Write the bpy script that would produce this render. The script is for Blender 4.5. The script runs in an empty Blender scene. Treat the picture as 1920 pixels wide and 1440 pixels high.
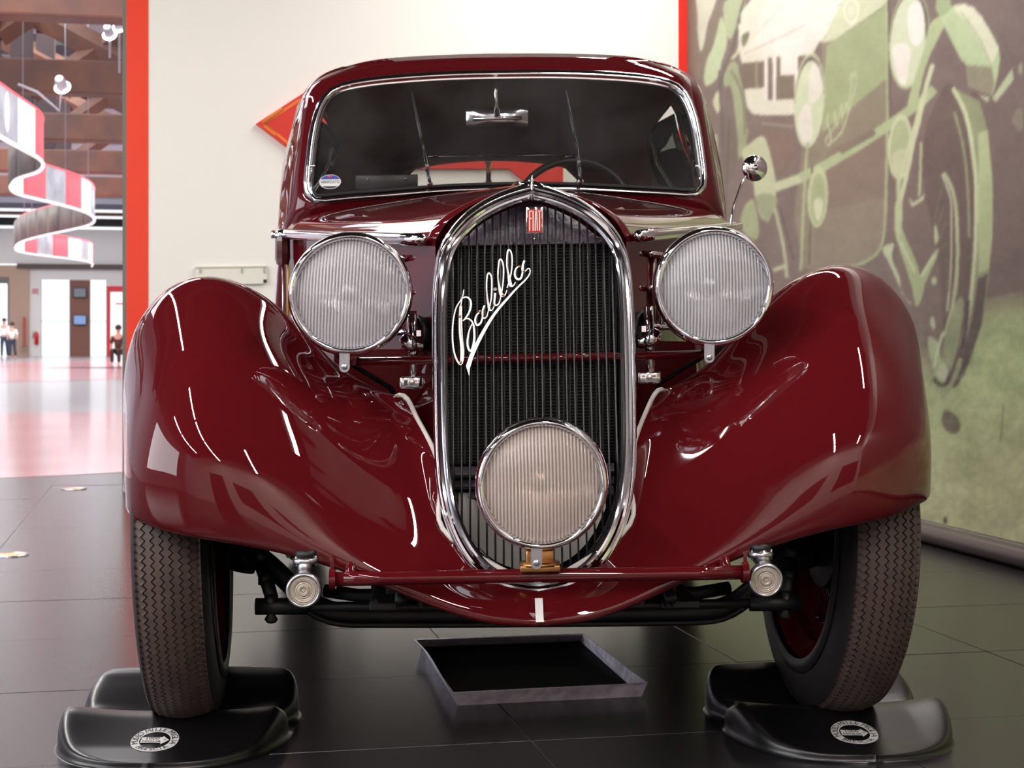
import bpy, bmesh, math, random
import numpy as np
from mathutils import Matrix, Vector
random.seed(4)
sc = bpy.context.scene
COL = sc.collection
F = 3050.0; CX = 960.0; HY = 640.0; CH = 0.71
# ---------------------------------------------------------------- camera, world, lights, exposure
cam_d = bpy.data.cameras.new('camera'); cam = bpy.data.objects.new('camera', cam_d); COL.objects.link(cam)
cam.location = (0, 0, CH); cam.rotation_euler = (math.pi/2, 0, 0)
cam_d.sensor_width = 36; cam_d.lens = F/1920*36; cam_d.shift_y = -80/1920
cam_d.clip_start = .05; cam_d.clip_end = 400
cam_d.dof.use_dof = True; cam_d.dof.focus_distance = 2.68; cam_d.dof.aperture_fstop = 13
sc.camera = cam
W = bpy.data.worlds.new('daylight'); sc.world = W; W.use_nodes = True
bg = W.node_tree.nodes['Background']; bg.inputs[0].default_value = (.92, .96, 1, 1); bg.inputs[1].default_value = 1.35
sc.view_settings.view_transform = 'Standard'; sc.view_settings.look = 'None'
sc.view_settings.gamma = 1; sc.view_settings.exposure = 0.0; sc.view_settings.use_curve_mapping = False
TH = math.atan(.2098)
U = np.array([math.cos(TH), math.sin(TH)]); V = np.array([-math.sin(TH), math.cos(TH)])
def R(u, v, z=0.):                                   # room coordinates: u along the back wall, v away from the camera
    p = u*U + v*V
    return (p[0], p[1], z)
def P(px, py, d):                                    # a measured pixel at distance d
    return np.array([(px-CX)/F*d, d, CH-(py-HY)/F*d])
def area(name, loc, rot, sx, sy, power, col=(1,1,1)):
    l = bpy.data.lights.new(name, 'AREA'); l.shape = 'RECTANGLE'; l.size = sx; l.size_y = sy; l.energy = power; l.color = col
    o = bpy.data.objects.new(name, l); COL.objects.link(o); o.location = loc; o.rotation_euler = rot
    return o
# tube lights of the ceiling: (u, v) of each 1.5 m tube, running away from the camera
TUBES = [(u, v) for u, vs in ((-1.9, (-3.2, -1.55, .1, 1.75, 5.2, 6.85)), (2.0, (-3.2, 1.75, 5.2, 6.85)), (.35, (-3.4, -1.75)), (-3.7, (-1.55, .1, 1.75))) for v in vs]  # rows after the first two are added to make up light
TUBE_Z = 3.45
for u, v in TUBES:
    area('tube_glow', R(u, v, TUBE_Z-.05), (0, 0, TH), .07, 1.5, 64 if v < -3 else 42, (1, .95, .91))
# lamp added at the hall's unseen left side, no window there; then roof lights
area('hall_side_fill', R(-9.0, 2.0, 3.0), (math.radians(90), 0, TH-math.pi/2), 9, 3.4, 560, (.95, .97, 1))
area('hall_roof_light', R(-4, 14, 6.6), (0, 0, TH), 7, 8, 750, (.97, .97, 1))
area('hall_roof_light', R(-6, 34, 6.6), (0, 0, TH), 9, 26, 2700, (.97, .97, 1))
area('hall_roof_light', R(-6, 62, 6.6), (0, 0, TH), 9, 22, 2700, (.97, .97, 1))

# ---------------------------------------------------------------- materials
def srgb(c):
    if len(c) == 3 and max(c) > 1: c = [x/255 for x in c]
    return tuple(x/12.92 if x <= .04045 else ((x+.055)/1.055)**2.4 for x in c[:3]) + (1,)
MATS = {}
def mat(name, col=(200,200,200), rough=.5, metal=0., coat=0., coat_rough=.02, emit=None, es=1., spec=.5, ior=1.5, trans=0., bump=None, var=None, alpha=None, coatior=1.5):
    if name in MATS: return MATS[name]
    m = bpy.data.materials.new(name); m.use_nodes = True; nt = m.node_tree; b = nt.nodes['Principled BSDF']
    b.inputs['Base Color'].default_value = srgb(col); b.inputs['Roughness'].default_value = rough
    b.inputs['Metallic'].default_value = metal; b.inputs['Coat Weight'].default_value = coat
    b.inputs['Coat Roughness'].default_value = coat_rough; b.inputs['Coat IOR'].default_value = coatior
    b.inputs['IOR'].default_value = ior; b.inputs['Specular IOR Level'].default_value = spec
    b.inputs['Transmission Weight'].default_value = trans
    if emit: b.inputs['Emission Color'].default_value = srgb(emit); b.inputs['Emission Strength'].default_value = es
    tc = nt.nodes.new('ShaderNodeTexCoord')
    if var:                                          # (scale, amount, second colour)
        n = nt.nodes.new('ShaderNodeTexNoise'); n.inputs['Scale'].default_value = var[0]; n.inputs['Detail'].default_value = 5
        nt.links.new(tc.outputs['Object'], n.inputs['Vector'])
        r = nt.nodes.new('ShaderNodeMapRange'); r.inputs[1].default_value = .35; r.inputs[2].default_value = .65; r.inputs[4].default_value = var[1]
        nt.links.new(n.outputs[0], r.inputs[0])
        mx = nt.nodes.new('ShaderNodeMix'); mx.data_type = 'RGBA'; mx.inputs[6].default_value = srgb(col); mx.inputs[7].default_value = srgb(var[2])
        nt.links.new(r.outputs[0], mx.inputs[0]); nt.links.new(mx.outputs[2], b.inputs['Base Color'])
    if bump:                                         # (scale, strength, distance)
        n = nt.nodes.new('ShaderNodeTexNoise'); n.inputs['Scale'].default_value = bump[0]; n.inputs['Detail'].default_value = 3
        nt.links.new(tc.outputs['Object'], n.inputs['Vector'])
        bp = nt.nodes.new('ShaderNodeBump'); bp.inputs['Strength'].default_value = bump[1]; bp.inputs['Distance'].default_value = bump[2]
        nt.links.new(n.outputs[0], bp.inputs['Height']); nt.links.new(bp.outputs[0], b.inputs['Normal'])
    MATS[name] = m
    return m
PAINT = mat('maroon_paint', (82, 14, 19), .5, coat=1, coat_rough=.012, coatior=1.5, spec=.0)
CHROME = mat('chrome', (232, 232, 236), .06, 1)
SATIN = mat('satin_metal', (190, 188, 192), .3, 1)
BLACKP = mat('black_enamel', (14, 12, 15), .22, coat=.5)
BLACKM = mat('black_chassis', (13, 12, 14), .5)
RUBBER = mat('tyre_rubber', (66, 54, 52), .62, var=(25, .5, (88, 68, 60)), bump=(220, .25, .001))
SIDEW = mat('tyre_sidewall', (34, 29, 31), .5)
LINING = mat('cabin_lining', (176, 126, 106), .9)
DARKGL = mat('side_glass', (12, 10, 10), .05, coat=1)
RUBB = mat('soft_black_rubber', (16, 14, 15), .5)
BRASS = mat('aged_brass', (190, 140, 90), .28, 1)

# ---------------------------------------------------------------- mesh helpers
def mesh(name, vs, fs, m, parent=None, smooth=True, bevel=0, sub=0, solid=0, mats=None, mi=None, ang=None):
    me = bpy.data.meshes.new(name); me.from_pydata([tuple(map(float, v)) for v in vs], [], [list(map(int, f)) for f in fs])
    for mm in (mats or [m]): me.materials.append(mm)
    if mi is not None: me.polygons.foreach_set('material_index', np.array(mi, dtype=np.int32))
    if smooth: me.polygons.foreach_set('use_smooth', np.ones(len(me.polygons), dtype=bool))
    if ang is not None and smooth:
        me.set_sharp_from_angle(angle=math.radians(ang))
    me.update()
    o = bpy.data.objects.new(name, me); COL.objects.link(o)
    if parent: o.parent = parent
    if solid:
        s = o.modifiers.new('solid', 'SOLIDIFY'); s.thickness = solid; s.offset = -1
    if bevel:
        b = o.modifiers.new('bevel', 'BEVEL'); b.width = bevel; b.segments = 2; b.limit_method = 'ANGLE'
    if sub:
        s = o.modifiers.new('sub', 'SUBSURF'); s.levels = sub; s.render_levels = sub
    return o
def tag(o, label=None, cat=None, group=None, kind=None):
    if label: o['label'] = label
    if cat: o['category'] = cat
    if group: o['group'] = group
    if kind: o['kind'] = kind
    return o
def empty(name, loc=(0,0,0), rz=0.):
    o = bpy.data.objects.new(name, None); COL.objects.link(o); o.location = loc; o.rotation_euler = (0, 0, rz); o.empty_display_size = .1
    return o
class MB:
    def __init__(s): s.v = []; s.f = []; s.mi = []
    def add(s, vs, fs, mi=0):
        b = len(s.v); s.v += [tuple(v) for v in vs]; s.f += [[i+b for i in f] for f in fs]; s.mi += [mi]*len(fs); return s
    def out(s, name, m, parent=None, **k):
        if isinstance(m, (list, tuple)): return mesh(name, s.v, s.f, None, parent, mats=list(m), mi=s.mi, **k)
        return mesh(name, s.v, s.f, m, parent, **k)
def box(c, s, rot=None):
    x, y, z = [a/2 for a in s]
    vs = [Vector((i*x, j*y, k*z)) for i in (-1,1) for j in (-1,1) for k in (-1,1)]
    if rot is not None: vs = [rot @ v for v in vs]
    vs = [tuple(v+Vector(c)) for v in vs]
    return vs, [(0,1,3,2),(4,6,7,5),(0,4,5,1),(2,3,7,6),(0,2,6,4),(1,5,7,3)]
def grid_faces(n, m, closed_m=False, closed_n=False):
    fs = []
    for i in range(n if closed_n else n-1):
        for j in range(m if closed_m else m-1):
            i2 = (i+1) % n; j2 = (j+1) % m
            fs.append((i*m+j, i*m+j2, i2*m+j2, i2*m+j))
    return fs
def frames(path, closed=False):
    p = np.array(path, float); n = len(p)
    T = np.zeros_like(p)
    for i in range(n):
        a = p[(i+1) % n] if (closed or i < n-1) else p[i]; b = p[i-1] if (closed or i > 0) else p[i]
        T[i] = (a-b)/max(1e-9, np.linalg.norm(a-b))
    return p, T
def tube(path, r, n=12, closed=False, caps=True):
    p, T = frames(path, closed); up = np.array([0,0,1.]) if abs(T[0][2]) < .9 else np.array([0,1.,0])
    vs = []; Nn = np.cross(T[0], up); Nn /= np.linalg.norm(Nn)
    rr = r if hasattr(r, '__len__') else [r]*len(p)
    for i in range(len(p)):
        Nn = Nn-T[i]*np.dot(Nn, T[i]); Nn /= np.linalg.norm(Nn); B = np.cross(T[i], Nn)
        for k in range(n):
            a = 2*math.pi*k/n; vs.append(p[i]+rr[i]*(math.cos(a)*Nn+math.sin(a)*B))
    fs = grid_faces(len(p), n, True, closed)
    if caps and not closed: fs += [tuple(range(n))[::-1], tuple(range((len(p)-1)*n, len(p)*n))]
    return vs, fs
def sweep(path, prof, side, closed=False, caps=True):
    """prof: (a, b) pairs: a along `side`-ish outward normal, b along the front direction; side: function i -> outward vector"""
    p, T = frames(path, closed); vs = []
    for i in range(len(p)):
        O, Fv = side(i, p, T)
        for a, b in prof: vs.append(p[i]+a*O+b*Fv)
    m = len(prof); fs = grid_faces(len(p), m, True, closed)
    if caps and not closed: fs += [tuple(range(m))[::-1], tuple(range((len(p)-1)*m, len(p)*m))]
    return vs, fs
def lathe(prof, n=48, M=None, cap=False):
    """prof: (r, h); axis = local +Z, then matrix M"""
    vs = []
    for r, h in prof:
        for k in range(n):
            a = 2*math.pi*k/n; vs.append((r*math.cos(a), r*math.sin(a), h))
    fs = grid_faces(len(prof), n, True)
    if cap: fs += [tuple(range(n))[::-1], tuple(range((len(prof)-1)*n, len(prof)*n))]
    if M is not None: vs = [tuple(M @ Vector(v)) for v in vs]
    return vs, fs
def ncs(pts, n, ts=None, te=None, closed=False):
    """natural cubic spline through pts; n samples or at params te"""
    p = np.array(pts, float); m = len(p)
    if ts is None:
        d = np.linalg.norm(np.diff(p, axis=0), axis=1)**.5; ts = np.concatenate([[0], np.cumsum(d)])
    ts = np.array(ts, float)
    if te is None: te = np.linspace(ts[0], ts[-1], n)
    h = np.diff(ts); A = np.zeros((m, m)); B = np.zeros_like(p)
    A[0,0] = A[-1,-1] = 1
    for i in range(1, m-1):
        A[i,i-1] = h[i-1]; A[i,i] = 2*(h[i-1]+h[i]); A[i,i+1] = h[i]
        B[i] = 6*((p[i+1]-p[i])/h[i]-(p[i]-p[i-1])/h[i-1])
    Mm = np.linalg.solve(A, B)
    k = np.clip(np.searchsorted(ts, te, 'right')-1, 0, m-2); t = te-ts[k]; hh = h[k]
    t = t[:,None]; hh = hh[:,None]; a = p[k]; b = p[k+1]; Ma = Mm[k]; Mb = Mm[k+1]
    return a+t*((b-a)/hh-hh*(2*Ma+Mb)/6)+t**2*Ma/2+t**3*(Mb-Ma)/(6*hh)
def dens(pts, n):
    """polyline resampled through a spline, uniformly in arc length"""
    q = ncs(pts, 400); d = np.concatenate([[0], np.cumsum(np.linalg.norm(np.diff(q, axis=0), axis=1))])
    s = np.linspace(0, d[-1], n)
    return np.stack([np.interp(s, d, q[:,k]) for k in range(q.shape[1])], 1)
def bspl(net, nu, nv):
    """uniform cubic B-spline surface fitted through a control net (interpolating)"""
    net = np.array(net, float)
    def run(A, n):
        m = A.shape[0]
        flat = A.reshape(m, -1); te = np.linspace(0, m-1, n)
        return ncs(flat, n, ts=np.arange(m), te=te).reshape((n,)+A.shape[1:])
    a = run(net, nu); a = run(np.swapaxes(a, 0, 1), nv)
    return np.swapaxes(a, 0, 1)
def surf(S, name, m, parent, **k):
    n, w = S.shape[:2]
    return mesh(name, S.reshape(-1, 3), grid_faces(n, w), m, parent, **k)
_tc = {}
def text_mesh(s, size=1., extrude=0., shear=0., spacing=1.):
    c = bpy.data.curves.new('lettering', 'FONT'); c.body = s; c.size = size; c.extrude = extrude; c.align_x = 'CENTER'; c.align_y = 'CENTER'; c.shear = shear; c.space_character = spacing
    c.resolution_u = 4
    o = bpy.data.objects.new('lettering', c); COL.objects.link(o)
    dg = bpy.context.evaluated_depsgraph_get(); dg.update(); me = bpy.data.meshes.new_from_object(o.evaluated_get(dg))
    bpy.data.objects.remove(o); bpy.data.curves.remove(c)
    vs = [tuple(v.co) for v in me.vertices]; fs = [tuple(p.vertices) for p in me.polygons]; bpy.data.meshes.remove(me)
    return vs, fs
# ================================================================ the room
UR = 2.65; VB = 8.14; VF = -4.6
def slab(name, u0, u1, v0, v1, z0, z1, m, kind='structure', parent=None, **k):
    p = [R(u0,v0,z0), R(u1,v0,z0), R(u1,v1,z0), R(u0,v1,z0), R(u0,v0,z1), R(u1,v0,z1), R(u1,v1,z1), R(u0,v1,z1)]
    o = mesh(name, p, [(0,3,2,1),(4,5,6,7),(0,1,5,4),(1,2,6,5),(2,3,7,6),(3,0,4,7)], m, parent, smooth=False, **k)
    if kind and not parent: o['kind'] = kind
    return o
TILE = mat('slate_tile', (32, 29, 32), .24, spec=.5, var=(3.0, .6, (41, 37, 40)), bump=(60, .03, .002))
GROUT = mat('tile_grout', (170, 158, 160), .8)
WHITE = mat('white_wall_paint', (243, 239, 232), .6)
RED = mat('red_paint', (228, 42, 28), .4)
REDP = mat('red_edge_paint', (240, 62, 34), .45)
GREY = mat('grey_edge', (118, 112, 102), .5)
WOOD = mat('old_timber', (112, 84, 76), .7, var=(1.6, .8, (148, 100, 76)))
WOODD = mat('dark_timber', (74, 60, 62), .7)
CEIL = mat('dark_ceiling_boards', (44, 36, 34), .8)
PLAST = mat('pale_plaster', (205, 205, 212), .8)
TAN = mat('tan_wall', (196, 164, 142), .8)
floor = slab('floor', -32, UR, VF, 84, -.06, -.0022, GROUT)
te = .0009; tw = .6-2*te
tv = [(0,0,-.002),(tw,0,-.002),(tw,tw,-.002),(0,tw,-.002),(te,te,0),(tw-te,te,0),(tw-te,tw-te,0),(te,tw-te,0)]
first = None
for i in range(-9, 5):
    for j in range(-3, 20):
        u = .628+.6*(i-1)+te; v = 2.822+.6*j+te
        if u > UR-.05: continue
        if v > VB-.1 and u > -.7: continue
        if u+tw > UR: continue
        if first is None:
            first = mesh('tile', tv, [(4,5,6,7),(0,1,5,4),(1,2,6,5),(2,3,7,6),(3,0,4,7)], TILE, floor, smooth=False); o = first
        else:
            o = bpy.data.objects.new('tile', first.data); COL.objects.link(o); o.parent = floor
        o.location = R(u, v, random.uniform(-.0004, .0004)); o.rotation_euler = (0, 0, TH)
# the last row of cut tiles along the mural wall
for j in range(-3, 9):
    v = 2.822+.6*j+te; w = UR-.02-(.628+1.8)-te
    o = mesh('tile', [(x if x == 0 or x == te else (w if x == tw else w-te), y, z) for x, y, z in tv], [(4,5,6,7),(0,1,5,4),(1,2,6,5),(2,3,7,6),(3,0,4,7)], TILE, floor, smooth=False)
    o.location = R(.628+1.8+te, v, 0); o.rotation_euler = (0, 0, TH)
# near floor behind the camera and the hall's floor: same slate, pieces no longer readable
slab('tile_field', -32, UR, VF, 1.0, -.0015, -.0008, TILE, parent=floor, kind=None)
HALLF = mat('hall_floor', (150, 142, 146), .16, spec=.6)
slab('hall_paving', -32, UR, 14.5, 84, -.0021, -.002, HALLF, parent=floor, kind=None)
slab('tile_field', -32, -5.4, 1.0, 14.5, -.0015, -.0008, TILE, parent=floor, kind=None)
slab('tile_field', -.65, UR, 8.3, 14.5, -.0015, -.0008, TILE, parent=floor, kind=None)
REDF = mat('red_floor_disc', (204, 128, 132), .14, spec=.6, var=(.9, .7, (222, 160, 164)))
def disc(px, d, rx, ry, m=REDF):
    c = P(px, 640, d); n = 48
    vs = [(c[0]+rx*math.cos(2*math.pi*k/n), d+ry*math.sin(2*math.pi*k/n), .001) for k in range(n)]
    vs += [(x, y, -.0022) for x, y, z in vs]
    mesh('floor_disc', vs, [tuple(range(n))]+[(k, k+n, (k+1) % n+n, (k+1) % n) for k in range(n)], m, floor, smooth=False)
disc(-60, 12.2, 3.75*.93, 4.1); disc(60, 36, 4.2, 8.5); disc(330, 52, 6, 9)
# walls
wb = slab('wall_back', -.107, UR+.12, VB, VB+.28, 0, 4.4, WHITE)
slab('trim_1', -.211, -.107, VB-.003, VB+.28, 0, 4.4, REDP)               # red band at the wall's free edge
slab('trim_2', -.230, -.211, VB-.003, VB+.28, 0, 4.4, GREY)
slab('trim_3', 2.596, UR, VB-.004, VB, 0, 4.4, RED)                        # red band in the corner
slab('wall_right', UR, UR+.12, VF, VB, 0, 4.4, WHITE)
slab('wall_front', -6.2, UR+.12, VF-.12, VF, 0, 4.4, mat('front_wall_paint', (228, 214, 208), .7))
slab('wall_hall_front', -32, -6.2, VF-.12, VF, 0, 8, PLAST)
# round-topped dark base rail along the mural
pts = [R(UR-.045, VF, .035), R(UR-.045, VB-.01, .035)]
o = MB(); o.add(*tube(pts, .036, 14)); o.add(*box((0,0,0), (0,0,0)))
bb = o.out('baseboard_right', mat('dark_rail', (74, 62, 62), .32), ang=50); bb['kind'] = 'structure'
# posters and a doorway on the wall behind the viewer (what the paint mirrors)
for k, (u, w, z0, z1, c) in enumerate([(-1.6, .9, .9, 1.9, (70, 44, 48)), (-.2, .8, 1.0, 1.8, (96, 60, 60)), (1.3, 1.1, .7, 1.9, (84, 40, 50)), (-3.4, 1.2, 0, 2.2, (40, 36, 38))]):
    slab('panel', u, u+w, VF, VF+.03, z0, z1, mat('dark_panel_%d' % k, c, .5), parent=bpy.data.objects['wall_front'], kind=None)
# ceiling over the car: dark boards between beams
cl = slab('ceiling', -6.2, UR+.12, VF-.12, VB+.28, 4.1, 4.2, CEIL)
for k in range(9):
    v = VF+.5+k*1.55
    slab('timber_beam', -6.2, UR, v, v+.22, 3.82, 4.1, WOODD, parent=cl, kind=None)
LAMPG = mat('tube_glass', (255, 255, 255), .4, emit=(255, 250, 242), es=7)
tl = None
for u, v in TUBES:
    fx = tag(empty('tube_light', R(u, v, TUBE_Z), TH), 'white tube light hanging under the dark ceiling boards', 'light', 'tube lights over the car')
    mesh('housing', *box((0,0,.02), (.09,1.55,.04)), PLAST, fx, smooth=False)
    mesh('tube', *tube([(0,-.74,-.02),(0,.74,-.02)], .016, 8), LAMPG, fx)
    for s in (-.6, .6): mesh('hanger', *tube([(0,s,.04),(0,s,4.1-TUBE_Z)], .004, 6), BLACKM, fx)

# ---------------------------------------------------------------- the mural: a tinted photograph printed on the wall
X0, Y0, XN, YN = 1280, -40, 660, 1140                     # drawing canvas, one texel each
cv = np.zeros((YN, XN, 3)); cv[:] = (122, 104, 97)
yy, xx = np.mgrid[0:YN, 0:XN]; xx = xx+X0+.5; yy = yy+Y0+.5
def poly(pts, c, a=1.):
    p = np.array(pts, float); x0, y0 = np.floor(p.min(0)).astype(int); x1, y1 = np.ceil(p.max(0)).astype(int)
    i0, i1 = max(0, y0-Y0), min(YN, y1-Y0+1); j0, j1 = max(0, x0-X0), min(XN, x1-X0+1)
    if i1 <= i0 or j1 <= j0: return
    X = xx[i0:i1, j0:j1]; Y = yy[i0:i1, j0:j1]; ins = np.zeros(X.shape, bool)
    for k in range(len(p)):
        ax, ay = p[k]; bx, by = p[k-1]
        if ay == by: continue
        c1 = (ay > Y) != (by > Y); ins ^= c1 & (X < (bx-ax)*(Y-ay)/(by-ay)+ax)
    reg = cv[i0:i1, j0:j1]; reg[ins] = reg[ins]*(1-a)+np.array(c)*a
def sm(pts, n=40):
    p = list(pts)+[pts[0]]+[pts[1]]; p = [pts[-1]]+p
    q = ncs(p, 400, ts=np.arange(len(p)), te=np.linspace(1, len(p)-2, n*2)); return q
def stroke(pts, w, c, a=1., curve=True):
    q = dens(pts, 30) if curve and len(pts) > 2 else np.array(pts, float)
    for k in range(len(q)-1):
        t = q[k+1]-q[k]; L = np.hypot(*t)+1e-9; nn = np.array([-t[1], t[0]])/L*w/2; t = t/L*w*.2
        poly([q[k]-t+nn, q[k+1]+t+nn, q[k+1]+t-nn, q[k]-t-nn], c, a)
def ell(cx, cy, rx, ry, c, rot=0, a=1., ring=0):
    t = np.linspace(0, 2*np.pi, 60, endpoint=False); ca, sa = math.cos(rot), math.sin(rot)
    def e(k): return [(cx+rx*k*math.cos(s)*ca-ry*k*math.sin(s)*sa, cy+rx*k*math.cos(s)*sa+ry*k*math.sin(s)*ca) for s in t]
    if ring: poly(e(1)+[e(1)[0]]+[e(ring)[0]]+e(ring)[::-1], c, a)
    else: poly(e(1), c, a)
M_ = lambda *q: [(1260+x*.4444, y*.4444) for x, y in q]
A_ = lambda *q: [(1290+x*.2291, y*.2291) for x, y in q]
B_ = lambda *q: [(1560+x*.2778, y*.2778) for x, y in q]
C_ = lambda *q: [(1560+x*.3056, 380+y*.3056) for x, y in q]
DK = (112, 94, 88); D2 = (96, 78, 74); LG = (190, 204, 162); CR = (234, 225, 215); MG = (158, 166, 128); PG = (206, 216, 182); G2 = (142, 146, 118)
# ground
for (xb, yb, sp_, c_) in (([1280,1660,1760,1830,1945], [600,640,700,575,560], 16, (178,194,138)), ([1280,1945], [860,745], 45, (198,206,152)), ([1280,1945], [1000,880], 60, (216,218,172))):
    t_ = 1/(1+np.exp(-(yy-np.interp(xx, xb, yb))/sp_)); cv[:] = cv*(1-t_[:,:,None])+np.array(c_)*t_[:,:,None]
poly([(1905,-40),(1945,-40),(1945,540),(1850,560),(1850,200)], (120, 102, 96))
# people at the left
poly(A_((0,0),(330,0),(300,140),(160,500),(140,660),(0,560)), (128, 114, 100))
poly(sm(A_((85,-80),(240,-80),(200,120),(160,260),(120,420),(90,280),(85,100))), (214, 212, 190))
poly(sm(A_((330,0),(480,-20),(430,160),(370,310),(330,290),(300,120))), (176, 186, 146))
poly(sm(A_((280,140),(330,330),(290,500),(260,620),(180,700),(140,650),(170,480),(230,330))), LG)
stroke(A_((470,0),(430,150),(380,380),(310,560),(290,690)), 4, (90, 82, 72)); stroke(A_((430,200),(420,420),(370,480)), 5, (206, 212, 178))
poly(sm(A_((215,820),(280,730),(270,900),(235,900))), (200, 206, 168)); poly(A_((225,1100),(250,1100),(250,1380),(225,1300)), (190, 196, 160))
# left far wheel
poly(sm(A_((330,560),(390,500),(440,600),(480,830),(500,1100),(450,1280),(400,1250),(390,1000),(350,760),(300,680))), MG)
poly(sm(A_((350,700),(390,900),(420,1200),(380,1440),(280,1440),(300,900))), (112, 98, 88)); stroke(A_((360,580),(430,700),(470,900),(480,1100)), 3, (108,104,84)); stroke(A_((430,560),(470,760),(500,1050)), 2, (100,92,80))
# bonnet
poly(A_((440,110),(660,-180),(1400,-180),(1353,90),(1100,320),(1040,440),(920,470),(640,500),(450,520),(430,420),(440,260)), (224, 220, 200))
poly(A_((620,60),(820,-180),(1320,-180),(1290,0),(1080,330),(1000,440),(640,450),(560,300)), CR)
stroke(A_((470,440),(800,290),(1290,20)), 2.2, (196, 182, 168)); stroke(A_((440,420),(640,200),(900,-100)), 1.6, (200, 200, 178)); poly(sm(A_((450,300),(500,260),(510,300),(465,380))), (120, 118, 96))
poly(A_((440,520),(660,500),(920,460),(1000,450),(900,700),(880,820),(640,740),(460,720)), (116, 98, 86))
poly(A_((470,730),(650,715),(880,815),(875,940),(640,945),(540,935),(495,880)), (222, 220, 198))
poly(A_((665,470),(700,470),(702,820),(665,820)), (112, 98, 86)); poly(A_((733,470),(885,450),(885,812),(733,815)), (118, 106, 88))
poly(A_((635,440),(668,440),(668,830),(635,820)), CR); poly(A_((700,440),(738,440),(733,830),(703,830)), CR); poly(A_((770,430),(912,430),(905,612),(768,615)), CR); poly(A_((885,430),(915,430),(908,700),(880,815)), CR)
stroke(A_((570,500),(575,720)), 4, (150,148,118)); stroke(A_((620,1010),(870,1035)), 4, (160,156,128)); poly(A_((620,1060),(860,1060),(870,1300),(700,1440),(640,1200)), (126, 104, 92))
# radiator
poly(M_((640,180),(780,90),(920,-20),(925,300),(915,900),(880,1080),(790,1120),(640,1150),(560,1130),(520,900),(560,600),(640,440)), (140, 130, 108))
poly(M_((660,190),(800,100),(915,20),(915,330),(640,560),(650,300)), (160, 170, 126)); poly(M_((660,640),(915,520),(910,1000),(790,1110),(600,1130),(620,760)), (136, 118, 104)); poly(M_((600,900),(905,830),(890,1060),(790,1115),(580,1130)), (148, 136, 116), .6)
poly(M_((640,180),(730,0),(790,-60),(925,-60),(920,10),(800,95),(690,170)), (206, 212, 176)); poly(M_((640,180),(740,-60),(600,-60),(560,100)), CR)
ell(*M_((763,45))[0], 15, 26, (228, 226, 204)); ell(*M_((763,45))[0], 11, 20, (208, 212, 178)); stroke(M_((757,25),(757,65)), 3, (226,224,204)); stroke(M_((770,25),(770,65)), 3, (226,224,204))
stroke(M_((912,10),(916,500),(905,940),(880,1060),(800,1115),(700,1130)), 5, (172, 182, 138)); stroke(M_((922,0),(928,500)), 5, (96, 84, 76))
# script on its grille, seen at an angle
stroke(M_((668,480),(660,510),(676,570),(668,615),(656,600),(664,570)), 3.2, (196,204,164)); stroke(M_((680,600),(720,560),(752,470),(786,350)), 3.4, (188,196,156))
for a_ in ([(676,560),(694,520),(690,470),(700,500),(704,540)], [(704,540),(716,480),(722,440),(726,490),(722,530)], [(726,500),(738,460),(742,430),(748,460)], [(748,440),(758,400),(762,370),(768,330),(762,310),(758,345),(768,370)], [(770,330),(778,300),(784,340)]): stroke(M_(*a_), 2.6, (190, 198, 156))
# cross bar
stroke(M_((440,790),(540,755),(650,700),(800,610),(920,530),(1060,430),(1110,380)), 18, (176, 190, 144), curve=False); stroke(M_((720,640),(860,560)), 10, (130,118,100), curve=False); stroke(M_((450,790),(540,757)), 15, (200,204,168), curve=False)
# lamps
ell(*M_((586,430))[0], 29, 91, (104, 92, 82), .05); ell(*M_((586,440))[0], 27, 82, (206, 214, 178), .05); poly(sm(M_((590,290),(625,280),(640,380),(610,430),(585,420))), CR, .8); poly(sm(M_((540,500),(580,440),(600,560),(575,610),(550,580))), CR, .8); ell(*M_((586,425))[0], 29, 90, (200, 208, 172), .05, 1, .93); stroke(M_((580,600),(570,720),(550,1140)), 5, (180,186,144)); stroke(M_((598,700),(585,1120)), 2.5, (90,80,72))
ell(*M_((1008,165))[0], 38, 94, (96, 84, 76), .08); ell(*M_((1003,175))[0], 33, 88, (210, 217, 184), .08); poly(sm(M_((1010,30),(1060,20),(1068,150),(1030,190),(1005,120))), (238, 232, 222)); poly(sm(M_((940,200),(1000,190),(1010,260),(990,360),(960,330))), (236, 228, 216)); ell(*M_((1008,165))[0], 38, 95, (176, 182, 140), .08, 1, .94)
ell(*M_((622,830))[0], 19, 58, (196, 204, 160), .04); ell(*M_((622,840))[0], 14, 47, (170, 178, 134), .04); poly(sm(M_((606,850),(640,840),(640,900),(618,930))), (212, 214, 178))
ell(*M_((970,620))[0], 23, 62, (206, 212, 172), .05); ell(*M_((970,625))[0], 18, 53, (178, 186, 142), .05); poly(sm(M_((940,650),(1000,630),(995,700),(960,740),(940,700))), (200, 204, 164))
stroke(M_((1060,420),(1000,640),(970,760),(955,900)), 5, (206,212,172)); stroke(M_((958,760),(965,980)), 6, (186,196,150))
# struts and far-left wing
poly(sm(M_((300,650),(340,600),(395,580),(430,690),(445,830),(400,930),(360,850),(340,740))), (196, 200, 162)); poly(sm(M_((360,830),(445,830),(430,900),(400,935))), (158,164,130)); poly(sm(M_((300,900),(340,840),(365,900),(370,1000),(330,1000),(300,960))), (164,172,130))
stroke(M_((440,880),(480,1060),(490,1170)), 6, (186,190,152)); stroke(M_((460,870),(520,1100)), 3, (88,76,70)); stroke(M_((435,1140),(490,1120)), 8, (190,194,156)); stroke(M_((205,300),(220,620)), 5, (96,84,78)); stroke(M_((250,500),(230,900)), 3, (90,80,74))
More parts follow.
